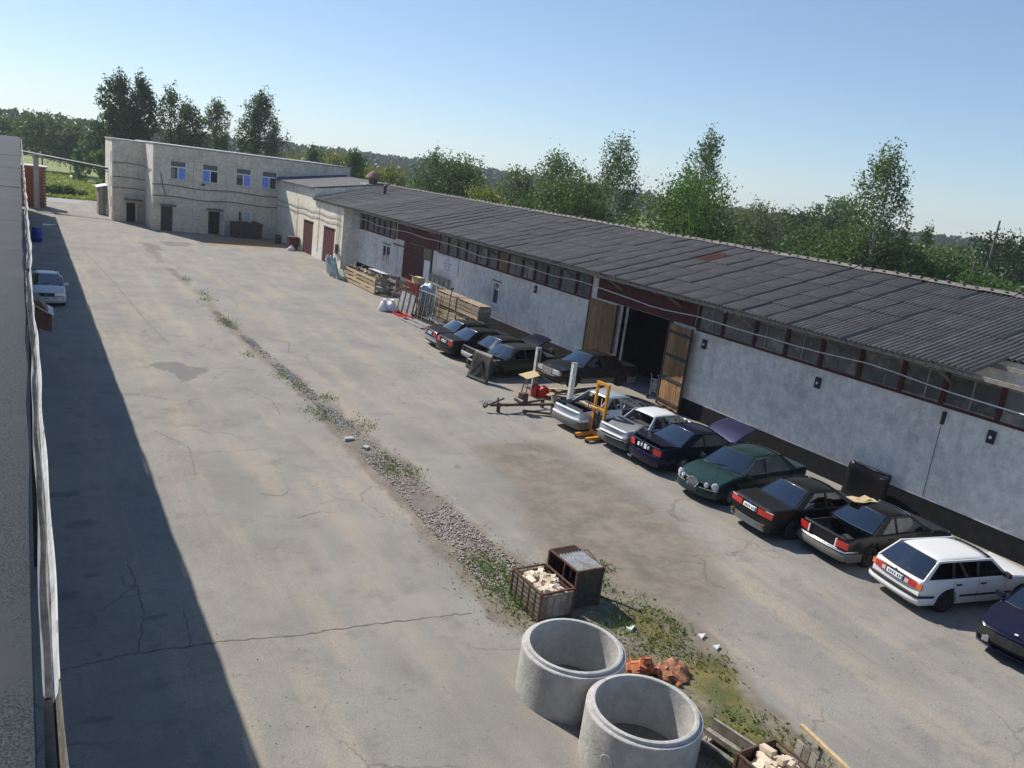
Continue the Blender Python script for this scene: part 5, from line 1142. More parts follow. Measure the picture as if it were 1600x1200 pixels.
for (x,y,s,lab) in ((11.06,11.38,.2,'white triangular scrap lying beside the brick heap'),(12.42,10.6,.17,'white plaster scrap lying on the moss'),(12.42,10.15,.15,'small white plaster scrap at the edge of the moss'),(2.0,85.7,1.0,'white sheet lying on the ground by the blue barrel')):
    m = MB().prism([(-s*.6,-s*.3),(s*.7,-s*.15),(s*.2,s*.12),(-s*.2,s*.5)], 0, .04); o = m.build('litter_scrap', MT['whiteplastic']); o.location = (x,y,.04); o.rotation_euler = (.1,-.12,.4); tag(o, lab, 'litter')
q = thing('barrel', 'blue plastic barrel standing in the shade beyond the silver car', 'barrel', (.95,72.9,0))
MB().lathe([(0,0),(.30,0),(.37,.12),(.38,.3),(.395,.32),(.38,.35),(.38,.75),(.395,.78),(.38,.8),(.37,1.0),(.3,1.12),(0,1.1)], 24).build('barrel_body', MT['blueplastic'], q, smooth=35); MB().lathe([(.32,1.06),(.34,1.1),(.32,1.14)],24,closed=True).build('lid_ring', MT['black'], q)
# ------------------------------------------------------------------ stored materials along the warehouse wall
def slat_crate(name, label, x0, x1, y0, y1, h, n, mt, gap=.5, posts=5, fill=None):
    q = thing(name, label, 'crate', (x0,(y0+y1)/2,0)); hy = (y1-y0)/2; d = x1-x0; r_ = random.Random(int(y0*10))
    for k in range(n):
        z = .08+(h-.1)*k/n; hh = (h/n)*(1-gap)
        MB().obox((-.015,r_.uniform(-.03,.03),z+hh/2),(.03,2*hy,hh),(0,0,r_.uniform(-.003,.003))).build('slat', mt, q)
        for s in (-1,1): MB().box(.0,d,s*hy-.015,s*hy+.015,z,z+hh).build('slat', MT['greywood'], q)
        MB().box(d-.015,d+.015,-hy,hy,z,z+hh).build('slat', MT['greywood'], q)
    for k in range(posts): y = -hy+.03+(2*hy-.06)*k/(posts-1); MB().box(0.001,.06,y-.04,y+.04,0,h+.02).build('post', MT['greywood'], q)
    for y in (-hy+.2,0,hy-.2): MB().box(0,d,y-.05,y+.05,0,.07).build('bearer', MT['greywood'], q)
    return q
q = slat_crate('slatted_crate', 'long slatted wooden crate of scrap timber left of the tall red gate', 21.65, 22.75, 54.0, 60.4, 1.3, 4, MT['newwood'], .45)
r_ = random.Random(12)
sc = thing('scrap_timber', 'pile of scrap timber offcuts on top of the long slatted crate', 'timber', (22.2,57.2,0))
for k in range(26):
    y = r_.uniform(-2.9,2.9); MB().beam((r_.uniform(-.45,.3),y,r_.uniform(.7,1.3)),(r_.uniform(-.3,.5),y+r_.uniform(-1.2,1.2),r_.uniform(1.1,1.55)),r_.uniform(.05,.14),.04).build('plank', r_.choice((MT['newwood'],MT['greywood'],MT['board'])), sc)
MB().obox((.3,-1.5,1.5),(.6,1.9,.03),(.05,.1,.2)).build('white_board', MT['whiteplastic'], sc)
slat_crate('slatted_crate', 'dark slatted crate between the timber crate and the red gate', 22.9, 24.1, 53.2, 55.4, 1.5, 3, MT['greywood'], .55, 3)
wf = thing('window_frames', 'old white window frames stacked leaning near the annex corner', 'window frames', (21.4,62.4,0)); r_ = random.Random(2)
for k in range(8):
    o = bpy.data.objects.new('window_frame', None); COL.objects.link(o); o.parent = wf; o.location = (r_.uniform(-.2,.35), 1.9-k*.42, 0); o.rotation_euler = (R(-14+r_.uniform(-5,5)), 0, R(r_.uniform(50,85)))
    h = r_.uniform(1.2,1.75); w = r_.uniform(.8,1.2); mt = MT['oldwhite'] if k % 3 else MT['paleblue']
    for x in (-w/2,0,w/2): MB().box(x-.04,x+.04,-.03,.03,.04,h).build('stile', mt, o)
    for z in (.04,h-.08,h*.65): MB().box(-w/2+.04,-.04,-.028,.028,z,z+.08).build('rail', mt, o); MB().box(.04,w/2-.04,-.028,.028,z,z+.08).build('rail', mt, o)
q = thing('door_panel', 'pale green door panel leaning on the end of the timber crate', 'panel', (21.35,60.9,0)); q.rotation_euler = (R(-16),0,R(62))
MB().box(-.35,.35,-.02,.02,0,1.75).build('slab', MT['palegreen'], q); MB().box(-.28,.28,-.03,-.021,.15,.75).build('inset', MT['palegreen'], q)
q = thing('door_panel', 'pale blue board leaning behind the pale green door panel', 'panel', (22.0,61.2,0)); q.rotation_euler = (R(-18),0,R(70))
MB().box(-.45,.45,-.02,.02,0,2.1).build('slab', MT['paleblue'], q); MB().box(-.38,.38,-.03,-.021,1.1,1.9).build('inset', MT['paleblue'], q)
def lumpy_sack(loc, s, lab, sd):
    q = thing('sack', lab, 'sack', loc, sd, 'white sacks by the red gate'); m = MB(); m.lathe([(0,0),(.3*s,.0),(.36*s,.15*s),(.34*s,.4*s),(.22*s,.62*s),(.08*s,.7*s),(.13*s,.82*s),(0,.8*s)], 18)
    m.v = [(x*(1+.14*math.sin(8*y+6*z+sd)),y*(1+.16*math.cos(7*x+5*z+sd)),z*(1+.06*math.sin(9*x+sd))) for x,y,z in m.v]; m.build('sack_body', MT['sack'], q, smooth=70); MB().lathe([(.085*s,.68*s),(.1*s,.7*s),(.085*s,.72*s)],12,closed=True).build('tie', MT['galv'], q)
lumpy_sack((19.85,47.75,0), .95, 'white sack standing upright, leftmost of the sacks', 1); lumpy_sack((20.35,47.5,0), .95, 'white sack slumped against the red tray', 2.5); lumpy_sack((20.6,48.3,0), .9, 'white sack standing at the back of the sacks', 4)
q = thing('red_tray', 'red steel tray lying in front of the dark framed panels', 'tray', (20.45,46.4,0), R(3))
for s in (-.28,.28): MB().box(s-.03,s+.03,-1.3,1.3,.05,.15).build('rail', MT['redplastic'], q)
for k in range(6): MB().box(-.25,.25,-1.25+k*.48,-1.17+k*.48,.03,.09).build('cross_bar', MT['redplastic'], q)
q = thing('framed_panels', 'dark framed steel panels leaning upright behind the red tray', 'panels', (21.0,46.9,0)); q.rotation_euler = (0,R(9),0)
for k in range(3):
    y = .95-k*.8; o = MB().box(-.02,.02,y-.33,y+.33,.05,1.4).build('panel', MT['galv'], q)
    for s in (-.35,.35): MB().box(-.04,.04,y+s-.035,y+s+.035,0,1.5).build('stile', MT['rust'] if k % 2 else MT['darksteel'], o)
    MB().box(-.04,.04,y-.31,y+.31,1.4,1.48).build('rail', MT['darksteel'], o)
q = thing('red_rack', 'red steel rack with cardboard box behind the framed panels', 'rack', (21.75,47.9,0))
for y in (-1.0,-.35,.3,.95): MB().tube([(0,y,0),(.05,y,2.0)],.035,8).build('post', MT['redplastic'], q)
for z in (.5,1.2,1.95): MB().tube([(.03,-1.0,z),(.03,.95,z)],.03,8).build('bar', MT['redplastic'], q)
for k in range(5): MB().tube([(.1,-.9+k*.2,.7),(.12,-.8+k*.2,1.4),(.1,-.7+k*.18,1.9)],.02,6).build('hose', MT['orangelens'] if k % 2 else MT['redplastic'], q)
q = thing('carton', 'tan cardboard box perched on the red steel rack', 'box', (21.85,47.2,2.0), .1); MB().box(-.25,.25,-.4,.4,0,.42).build('box_body', MT['card'], q); MB().panel([(-.25,-.4,.42),(-.5,-.4,.5),(-.5,.4,.5),(-.25,.4,.42)],.01).build('flap', MT['card'], q)
q = thing('loose_plank', 'single tan batten leaning out from the red rack', 'plank', (0,0,0)); MB().beam((21.2,49.8,1.0),(21.7,48.7,1.6),.09,.05).build('batten', MT['newwood'], q); MB().beam((21.25,49.75,0),(21.25,49.75,.98),.05,.05).build('prop', MT['greywood'], q)
q = thing('steel_grating', 'tall welded steel bar gratings stacked upright before the pallets', 'grating', (21.15,44.3,0)); q.rotation_euler = (0,R(7),R(4)); r_ = random.Random(3)
for l in range(3):
    for k in range(15): y = -1.3+k*.185+r_.uniform(-.03,.03); MB().box(l*.12-.012,l*.12+.012,y-.014,y+.014,.05,1.9+r_.uniform(-.05,.05)).build('bar', MT['darksteel'] if (k+l) % 3 else MT['galv'], q)
    for z in (.12,1.0,1.86): MB().box(l*.12-.03,l*.12-.013,-1.35,1.35,z-.02,z+.02).build('rail', MT['galv'] if z > 1.5 else MT['darksteel'], q)
q = thing('channel_rack', 'flat grey steel channel frame lying before the upright gratings', 'frame', (20.2,43.7,0), R(4))
for x in (-.25,.35): MB().box(x-.06,x+.06,-1.45,1.45,.02,.14).build('channel', MT['galv'], q)
for y in (-1.4,1.4): MB().box(-.19,.29,y-.05,y+.05,.02,.13).build('channel', MT['galv'], q)
q = thing('plastic_wrap', 'pale blue plastic sheeting bundled behind the gratings', 'plastic', (22.4,46.9,0))
m = MB(); m.lathe([(0,0),(.5,.05),(.55,.6),(.45,1.3),(.5,1.7),(.2,2.0),(0,1.95)],18); m.v = [(x*(1+.2*math.sin(7*y+5*z)),y*1.3*(1+.2*math.cos(6*x+4*z)),z+.08*math.sin(9*x+7*y)) for x,y,z in m.v]; m.build('bundle', mat('pale_blue_sheet', (.45,.58,.66), .45, var=.25, scale=6), q, smooth=60); MB().lathe([(.56,.85),(.59,.9),(.56,.95)],18,closed=True).build('band', MT['darksteel'], q)
for k,(y0,y1,h,z0,lab) in enumerate(((39.2,42.0,1.05,0,'lower slatted pallet crate nearest to the black saloon'),(42.2,45.2,1.05,0,'lower slatted pallet crate beside the steel gratings'),(39.4,42.1,.85,1.12,'upper slatted pallet crate nearest to the black saloon'),(42.3,45.1,.85,1.12,'upper slatted pallet crate beside the steel gratings'))):
    q = slat_crate('slatted_crate', lab, 22.2, 23.0, y0, y1, h, 3, MT['board'], .3, 4); q.location.z = z0; q['group'] = 'slatted pallet crates by the wall'
    for j in range(4): MB().box(.02+j*.2,.2+j*.2,-(y1-y0)/2,(y1-y0)/2,h+.0,h+.03).build('top_board', MT['board'], q)
q = thing('pallet', 'dark wooden pallet leaning on the wall under the white sign', 'pallet', (24.6,50.2,0)); q.rotation_euler = (0,R(6),0)
for z in (1.05,1.55,2.05): MB().box(-.06,-.02,-1.6,1.6,z-.1,z+.06).build('board', MT['greywood'], q)
for y in (-1.5,-.75,0,.75,1.5): MB().box(-.019,.08,y-.06,y+.06,.02,2.15).build('block', MT['greywood'], q)
q = thing('white_board', 'white board lying on the low timber before the pallet crates', 'board', (21.6,43.6,0)); MB().obox((0,0,.32),(.5,1.6,.06),(.1,.1,.05)).build('slab', MT['whiteplastic'], q); MB().box(-.15,.15,-.6,.6,0,.28).build('timber', MT['newwood'], q)
q = thing('timber_pole', 'thin dark pole leaning against the pallet crates', 'pole', (0,0,0)); MB().tube([(21.3,41.6,0),(22.15,42.9,2.4)],.03,6).build('shaft', MT['darksteel'], q); MB().box(22.05,22.25,42.85,42.95,2.38,2.48).build('tip', MT['darksteel'], q)
# ------------------------------------------------------------------ gravel, weeds, cracks
def pip_strip(n, y0, y1, r, lo=0, hi=1):
    out = []
    L_ = sorted((p[1],p[0]) for p in STRIP_L); R_ = sorted((p[1],p[0]) for p in STRIP_R)
    ys = r.uniform(y0, y1, n); xl = np.interp(ys, [p[0] for p in L_], [p[1] for p in L_]); xr_ = np.interp(ys, [p[0] for p in R_], [p[1] for p in R_])
    f = r.uniform(lo, hi, n); return xl+(xr_-xl)*f, ys
def stones(name, n, y0, y1, s0, s1, mt, lo, hi, seed, dens=None):
    r = np.random.default_rng(seed); x, y = pip_strip(n, y0, y1, r, lo, hi)
    keep = (vnoise(x, y, .8, seed) > r.uniform(.15,.75,n)); x = x[keep]; y = y[keep]; n = len(x)
    base = np.array([(-1,-1,0),(1,-1,0),(1,1,0),(-1,1,0),(-.7,-.6,1),(.6,-.7,.9),(.7,.6,1.1),(-.6,.7,.8)])
    s = r.uniform(s0, s1, n)**1.0; a = r.uniform(0, 6.28, n); jit = r.uniform(.7,1.3,(n,8,3))
    v = base[None]*jit*s[:,None,None]*np.array([1,.75,.7])
    c, sn = np.cos(a)[:,None], np.sin(a)[:,None]
    X = v[...,0]*c-v[...,1]*sn+x[:,None]; Y = v[...,0]*sn+v[...,1]*c+y[:,None]; Z = v[...,2]+.02+r.uniform(0,.03,n)[:,None]
    V = np.stack([X,Y,Z],-1).reshape(-1,3); F = (np.array([(4,5,6,7),(0,1,5,4),(1,2,6,5),(2,3,7,6),(3,0,4,7)])[None]+(np.arange(n)*8)[:,None,None]).reshape(-1,4)
    me = bpy.data.meshes.new(name); me.from_pydata(V.tolist(), [], F.tolist())
    at = me.attributes.new('shade','FLOAT','FACE'); at.data.foreach_set('value', np.repeat(r.uniform(0,1,n),5).astype(np.float32))
    o = link(name, me, mt); return o
def stonemat(name, a, b):
    m, t, bs = nt(name); at = t.nodes.new('ShaderNodeAttribute'); at.attribute_name = 'shade'; t.links.new(mixc(t, at.outputs['Fac'], a, b), bs.inputs['Base Color']); bs.inputs['Roughness'].default_value = .9; return m
SM1 = stonemat('pink_gravel', (.20,.155,.135), (.46,.405,.375)); SM2 = stonemat('grey_gravel', (.17,.165,.155), (.45,.44,.42)); SM3 = stonemat('earth_clods', (.16,.14,.115), (.30,.26,.21))
tag(stones('gravel', 8500, 13.8, 22.5, .010, .036, SM1, .2, .9, 1), 'pinkish crushed brick gravel along the dirt strip', 'gravel', kind='stuff')
tag(stones('gravel', 3600, 22.5, 46, .014, .036, SM2, .2, .8, 2), 'grey gravel strewn along the far part of the dirt strip', 'gravel', kind='stuff')
tag(stones('clods', 2200, 9, 30, .006, .018, SM3, -.1, 1.15, 3), 'brown earth clods and pebbles scattered around the dirt strip', 'soil', kind='stuff')
def yard_pebbles():
    r = np.random.default_rng(21); n = 3800; y = 5+r.uniform(0,1,n)**1.7*45; x = r.uniform(3.0,18.5,n)
    k = r.uniform(0,1,n) < (.25+.9*vnoise(x,y,.5,13)**2); x = x[k]; y = y[k]; n = len(x); s = r.uniform(.004,.012,n)
    base = np.array([(-1,-1,0),(1,-1,0),(1,1,0),(-1,1,0),(-.5,-.6,.9),(.6,-.5,1),(.5,.6,.9),(-.6,.5,1)]); v = base[None]*r.uniform(.7,1.3,(n,8,3))*s[:,None,None]; v = v+np.stack([x,y,np.full(n,.02)],1)[:,None]
    F = (np.array([(4,5,6,7),(0,1,5,4),(1,2,6,5),(2,3,7,6),(3,0,4,7)])[None]+(np.arange(n)*8)[:,None,None]).reshape(-1,4)
    me = bpy.data.meshes.new('pebbles'); me.from_pydata(v.reshape(-1,3).tolist(), [], F.tolist()); at = me.attributes.new('shade','FLOAT','FACE'); at.data.foreach_set('value', np.repeat(r.uniform(0,1,n),5).astype(np.float32))
    tag(link('pebbles', me, SM2), 'small pebbles and crumbs scattered over the asphalt yard', 'pebbles', kind='stuff')
yard_pebbles()
def leaves_mesh(name, P, S, shade, mt, up=.3, r=None, asp=1.6, blade=0.0):
    n = len(P); r = r or np.random.default_rng(1)
    d = r.normal(size=(n,3)); d[:,2] = d[:,2]*.7+up; d /= np.linalg.norm(d,axis=1)[:,None]
    u = np.cross(d, r.normal(size=(n,3))); u /= np.linalg.norm(u,axis=1)[:,None]+1e-9; w = np.cross(d,u)
    if blade > 0:
        k = r.uniform(0,1,n) < blade; uu = r.normal(size=(n,3))*.35+np.array([0,0,1.0]); uu /= np.linalg.norm(uu,axis=1)[:,None]; ww = np.cross(uu, r.normal(size=(n,3))); ww /= np.linalg.norm(ww,axis=1)[:,None]+1e-9
        u = np.where(k[:,None], uu*2.0, u); w = np.where(k[:,None], ww*.35, w)
    u = u*S[:,None]*asp*.5; w = w*S[:,None]*.5
    V = np.stack([P-u, P+w*.8, P+u, P-w*.8],1).reshape(-1,3)
    me = bpy.data.meshes.new(name); F = np.arange(4*n).reshape(-1,4)
    me.vertices.add(4*n); me.vertices.foreach_set('co', V.astype(np.float32).ravel())
    me.loops.add(4*n); me.loops.foreach_set('vertex_index', F.ravel().astype(np.int32))
    me.polygons.add(n); me.polygons.foreach_set('loop_start', (np.arange(n)*4).astype(np.int32)); me.polygons.foreach_set('loop_total', np.full(n,4,np.int32))
    at = me.attributes.new('shade','FLOAT','FACE'); at.data.foreach_set('value', np.clip(shade,0,1).astype(np.float32))
    me.update(); me.validate(); me.materials.append(mt); return me
CL_ = [(9.32,57,.35),(9.41,51.7,.45),(9.39,49.6,.5),(9.07,43.1,.5),(9.2,42.3,.4),(8.6,36,.3),(9.12,32.2,.35),(9.3,30.7,.4),(9.0,27.3,.5),(10.1,29,.35),(9.0,26.5,.35),(10.14,25.4,.55),(9.57,21.9,.5),(9.5,21.2,.45),(10.05,20.9,.4),
       (9.27,15.1,.4),(9.19,14.6,.45),(9.5,14.7,.45),(9.6,14.2,.5),(9.32,13.5,.55),(9.0,12.9,.5),(9.17,12.7,.45),(8.9,13.8,.4),(11.9,12.07,.45),(10.82,11.1,.5),(11.2,12.2,.4),(10.4,11.6,.5),(11.6,13.2,.3),(12,11.2,.4),(11.4,10.4,.45),(10.1,7.3,.5),(10.9,8.2,.45),(9.9,11.9,.4),(12.3,13.9,.25),(10.6,14.2,.3)]
r = np.random.default_rng(4); P = []; S_ = []; sh = []
for (x,y,rad) in CL_:
    n = int((120 if y < 12.3 and x > 9.8 else 140)*rad*2); p = r.normal(size=(n,3))*np.array([rad*.55,rad*.75,.0]); p[:,2] = np.abs(r.normal(size=n))*.11*(.6+rad); p += np.array([x,y,.03]); P.append(p); S_.append(r.uniform(.03,.075,n)); sh.append(r.uniform(0,1,n))
P = np.concatenate(P); tag(link('weeds', leaves_mesh('weeds', P, np.concatenate(S_), np.concatenate(sh), FO['weed'], .6, r, 1.6, .5)), 'green leafy weeds growing in tufts along the dirt strip', 'weeds', kind='stuff')
n = 4500; x = r.uniform(9.3,12.9,n); y = r.uniform(6,12.6,n); k = (polydist(x,y,[(9.6,6.0),(11.9,6.5),(11.8,8.4),(12.6,10.2),(12.3,11.9),(10.6,12.2),(9.8,11),(9.7,9)]) > 0) & (vnoise(x,y,1.1,7) > .42)
P = np.stack([x,y,.025+np.abs(r.normal(size=n))*.03],1)[k]; tag(link('moss_growth', leaves_mesh('moss', P, r.uniform(.03,.07,len(P)), r.uniform(0,1,len(P)), FO['moss'], .8, r, 1.5, .4)), 'yellow green moss and dry grass covering the soil by the rings', 'moss', kind='stuff')
cm = mat('crack_fill', (.16,.143,.118), .95, var=.3, scale=8)
def crack(pts, w, seed):
    rc = random.Random(seed); m = MB(); fine = []
    for a, b2 in zip(pts, pts[1:]):
        k = max(2, int(math.dist(a,b2)/.12))
        for i in range(k): f = i/k; fine.append((a[0]+(b2[0]-a[0])*f+rc.uniform(-.035,.035), a[1]+(b2[1]-a[1])*f+rc.uniform(-.035,.035)))
    for i,(x,y) in enumerate(fine):
        ww = w*rc.uniform(.25,1.2); d = fine[min(i+1,len(fine)-1)]; e = fine[max(i-1,0)]; tx, ty_ = d[0]-e[0], d[1]-e[1]; l = math.hypot(tx,ty_)+1e-6
        zz = .02+.03*(float(vnoise(np.array([x]),np.array([y]),.12,3)[0])-.5)*min(1,max(0,(y-2)/10)) if x >= 2 else .02
        m.v += [(x-ty_/l*ww, y+tx/l*ww, zz+.005),(x+ty_/l*ww, y-tx/l*ww, zz+.005)]
    m.f = [(i*2,i*2+1,i*2+3,i*2+2) for i in range(len(fine)-1)]; return m
yardo = bpy.data.objects['yard']
for k,(pts,w) in enumerate((([(.3,13.75),(1.5,13.85),(3,13.75),(4.3,13.5),(6.1,13.35),(8.2,13.1)],.022),([(1.6,13.8),(1.9,15.3),(1.8,17.5)],.014),([(2.5,13.7),(2.6,15.2)],.012),([(4.9,52),(4.5,60),(3.9,70)],.03),([(5.6,38),(5.2,44),(4.9,52)],.02),([(9.6,60),(11,61.5),(12.5,60.5)],.025),
    ([(5.4,20.4),(5.9,20.1),(6.2,20.5)],.012),([(5.9,18.7),(6.6,18.9),(6.9,18.7)],.014),([(10.1,40),(11.2,38.5),(10.6,36.5),(11.3,35.2)],.025),([(10.2,52),(11,50),(10.6,47)],.02),([(7.2,31),(7.9,29),(7.7,27)],.015),([(3.5,26),(4.2,24.5),(4.0,22)],.012))):
    crack(pts, w, k).build('crack', cm, yardo)
# ------------------------------------------------------------------ trees
def tree_meshes(kind, H, Wd, seed, leafmt, n=6500, bark=None, leaf=.2):
    r = np.random.default_rng(seed); tr = MB(); R0 = max(.06, H*.016)
    lean = r.uniform(-.02,.02,2)*H; tp = []
    for i in range(9):
        f = i/8; tp.append((lean[0]*f+r.normal()*.02*H*f*.4, lean[1]*f+r.normal()*.02*H*f*.4, H*({'birch': .94, 'poplar': .94, 'round': .9, 'bush': .7}[kind])*f))
    tr.tube(tp, [R0*(1-.93*i/8) for i in range(9)], 8)
    def at(f): i = min(7,int(f*8)); g = f*8-i; return np.array(tp[i])*(1-g)+np.array(tp[i+1])*g
    prof = {'birch': lambda f: max(.3*(1-f)**.5+.12, (np.sin(np.pi*min(1,(f-.1)/.95)**.85)**.65)*(1-.25*f)), 'poplar': lambda f: (max(.22,1-abs((f-.38)/.66)**2.4) if f > .1 else .25), 'round': lambda f: math.sqrt(max(.02,1-((f-.52)/.5)**2)), 'bush': lambda f: math.sqrt(max(.05,1-(f*.98)**2))}[kind]
    f0 = {'birch': .2, 'poplar': .12, 'round': .2, 'bush': .03}[kind]
    nb = {'birch': 46, 'poplar': 44, 'round': 48, 'bush': 34}[kind]; C = []; Wt = []; Dn = []
    for b_ in range(nb):
        f = f0+(1-f0-.02)*((b_+r.uniform(0,1))/nb); a = b_*2.4+r.uniform(-.6,.6); rad = Wd/2*max(.08,prof(f))*r.uniform(.6,1.12)
        p0 = at(min(.985,f*.97)); rise = {'birch': .55, 'poplar': .8, 'round': .35, 'bush': .5}[kind]*rad
        end = at(min(.99,f))*np.array([1,1,0])+np.array([math.cos(a)*rad, math.sin(a)*rad, p0[2]+rise])
        end[2] = min(end[2], H*r.uniform(.93,1.0)); mid = (p0+end)/2+np.array([0,0,.12*rad]); 
        tr.tube([p0,mid,end], [R0*.3*(1-f*.75),R0*.15*(1-f*.6),R0*.04], 5, False)
        for q in (.35,.55,.72,.88,1.0):
            c = p0*(1-q)+end*q+r.normal(size=3)*rad*.1; C.append(c); Wt.append(.4+q*rad); Dn.append(rad)
    if kind != 'bush':
        for q in np.linspace(.78,.965,10): C.append(at(.99)*np.array([1,1,0])+r.normal(size=3)*np.array([.2,.2,0])*Wd*(1.12-q)+np.array([0,0,H*q])); Wt.append(.5+.9*(1-q)*Wd)
    C = np.array(C); Wt = np.array(Wt)/sum(Wt); idx = r.choice(len(C), n, p=Wt); cs = r.uniform(0,1,len(C))
    sig = {'birch': (.26,.26,.42), 'poplar': (.30,.30,.40), 'round': (.36,.36,.30), 'bush': (.36,.36,.34)}[kind]; k = (Wd/5)**.7
    P = C[idx]+r.normal(size=(n,3))*np.array(sig)*k
    if kind == 'birch': P[:,2] -= np.abs(r.normal(size=n))*.5*k*(idx % 2)
    P[:,2] = np.maximum(P[:,2], .05)
    shade = cs[idx]*.55+r.uniform(0,.45,n)
    crown = leaves_mesh('crown', P, r.uniform(.6,1.35,n)*leaf, shade, leafmt, .35, r)
    tme = tr.mesh('trunk', smooth=60, recalc=False); tme.materials.append(bark or MT['bark']); return tme, crown
def plant_tree(name, label, loc, kind, H, Wd, seed, mt, n=6500, leaf=.2, bark=None, group=None, cat='tree'):
    q = thing(name, label, cat, (*loc,-.02), 0, group); a, c = tree_meshes(kind, H, Wd, seed, FO[mt], n, MT['birchbark'] if bark else None, leaf); link('trunk', a, None, q); link('crown', c, None, q); return q
TR = [('poplar_tree','tall dark twin topped poplar behind the left end of the office block',(11.6,124),'poplar',17.0,5.8,1,'dark',7500,.26,0),
 ('poplar_tree','dark poplar growing close to the twin topped poplar',(14.2,126),'poplar',17.4,4.6,21,'dark',6000,.26,0),
 ('ash_tree','thin sparse topped tree, second from left behind the office block',(18.6,128.6),'poplar',16.8,5.2,2,'dark',3000,.24,0),
 ('ash_tree','dark leaning tree right of the sparse topped tree behind the office',(21.3,130),'poplar',14.8,5.4,22,'dark',5000,.24,0),
 ('aspen_tree','slender grey green tree, third group behind the office block',(25.7,132.5),'poplar',16.1,4.6,3,'birch',4500,.24,0),
 ('birch_tree','broad weeping birch behind the right half of the office block',(28.5,118.6),'birch',17.4,6.8,4,'dark',9000,.22,1),
 ('roundhead_tree','yellowish small tree right of the weeping birch behind office',(35,125),'round',9.4,5.0,5,'yellow',3500,.24,0),
 ('roundhead_tree','light green narrow treetop beyond the annex roof, first from left',(41,133.9),'poplar',11.2,3.4,6,'mid',2500,.26,0),
 ('roundhead_tree','yellow green bushy tree beyond the annex roof',(46,140),'round',10.6,8.5,7,'yellow',5000,.28,0),
 ('aspen_tree','upright bright green tree rising just left of the roof ventilator',(37.5,103.4),'poplar',10.8,3.6,8,'mid',4000,.22,0),
 ('roundhead_tree','round yellow green bush tree behind the roof ventilator',(39.8,97.3),'round',9.5,5.0,9,'yellow',4500,.22,0),
 ('ash_tree','wide green tree beyond the middle of the warehouse roof',(39.8,80.7),'round',11.4,7.8,10,'mid',8500,.2,0),
 ('birch_tree','thin birch tip rising from the wide green tree',(39.0,82.5),'birch',12.0,2.4,30,'birch',1500,.18,1),
 ('roundhead_tree','yellow green sapling at the roof ridge right of the wide tree',(37.6,68.4),'round',8.7,4.2,11,'yellow',4200,.17,0),
 ('ash_tree','olive green open tree left of the tall birches',(43.9,72.8),'poplar',10.6,4.8,12,'birch',3800,.18,0),
 ('ash_tree','pale green upright tree behind the dense lime tree',(49.8,75),'poplar',12.8,6.0,13,'birch',5500,.2,0),
 ('lime_tree','dense dark lime tree at the ridge left of the tall birch',(41.5,58.8),'round',10.6,6.6,14,'mid',9500,.17,0),
 ('birch_tree','tall loose birch standing behind the dense lime tree',(52.2,67.1),'birch',15.4,5.6,15,'birch',5200,.19,1),
 ('lime_tree','large bright green lime tree above the rusty roof sheet',(42.2,45.4),'round',11.7,6.6,16,'bright',11000,.16,0),
 ('birch_tree','birch top rising behind the large bright lime tree',(56.3,59.6),'birch',16.8,4.2,17,'birch',4800,.18,1),
 ('willow_tree','pale round willow right of the large bright lime tree',(62.6,57.5),'round',10.5,5.6,18,'willow',6500,.18,0),
 ('ash_tree','dark far tree behind the pale willow',(100,83),'round',10.6,7.5,19,'dark',4000,.32,0),
 ('ash_tree','dark rounded tree right of the pale willow in the distance',(94,73),'round',10.4,6.0,20,'far',4000,.3,0),
 ('ash_tree','tall grey green tree standing over the distant wood',(119.7,90.5),'poplar',13.0,8.5,23,'birch',4000,.36,0),
 ('birch_tree','tall single birch with white trunk right of centre skyline',(57.4,40.1),'birch',15.9,4.6,24,'birch',5600,.17,1),
 ('willow_tree','bushy green tree around the foot of the tall single birch',(58.5,42.6),'round',9.6,5.6,25,'mid',6500,.18,0),
 ('willow_tree','dark bushy tree right of the tall single birch',(60.5,39.6),'round',8.9,4.6,26,'mid',5500,.18,0),
 ('shrub_tree','bright green shrub at the ridge below the pale willow',(50.3,42.7),'bush',7.4,4.6,27,'bright',4500,.16,0),
 ('ash_tree','dark tree at the right edge behind the power pole',(88.9,45.7),'round',10.8,6.5,28,'far',4500,.26,0),
 ('ash_tree','dark rounded tree just left of the tall power pole',(66.5,38.8),'round',8.3,4.6,29,'mid',5000,.19,0),
 ('ash_tree','low dark tree between the broken birch and the power poles',(61.0,36.2),'round',7.6,4.6,31,'mid',4500,.19,0),
 ('elder_bush','whitish flowering bush at the right picture edge',(42.4,22.1),'bush',8.2,3.4,32,'pale',6000,.13,0),
 ('ash_tree','green bush tree below the tall power pole',(57,30.6),'round',7.2,4.4,33,'mid',4500,.17,0),
 ('shrub_tree','low light shrub at the ridge left of the tall single birch',(54,44),'bush',7.0,5,34,'mid',4000,.17,0),
 ('ash_tree','mid green tree left of the tall birch foot in the middle distance',(75,60),'round',9.0,6.5,35,'mid',4500,.24,0),
 ('willow_tree','rounded pale tree left of the power pole in the distance',(84,50.5),'round',8.4,5.5,36,'willow',4000,.24,0)]
for (nm,lab,loc,kind,H_,W_,sd_,mt_,n_,lf_,bk) in TR: plant_tree(nm, lab, loc, kind, H_*1.03, W_*(1.0 if sd_ in (1,21,2,22,3,4) else 1.2), sd_, mt_, int(n_*1.35), lf_*.95, bk)
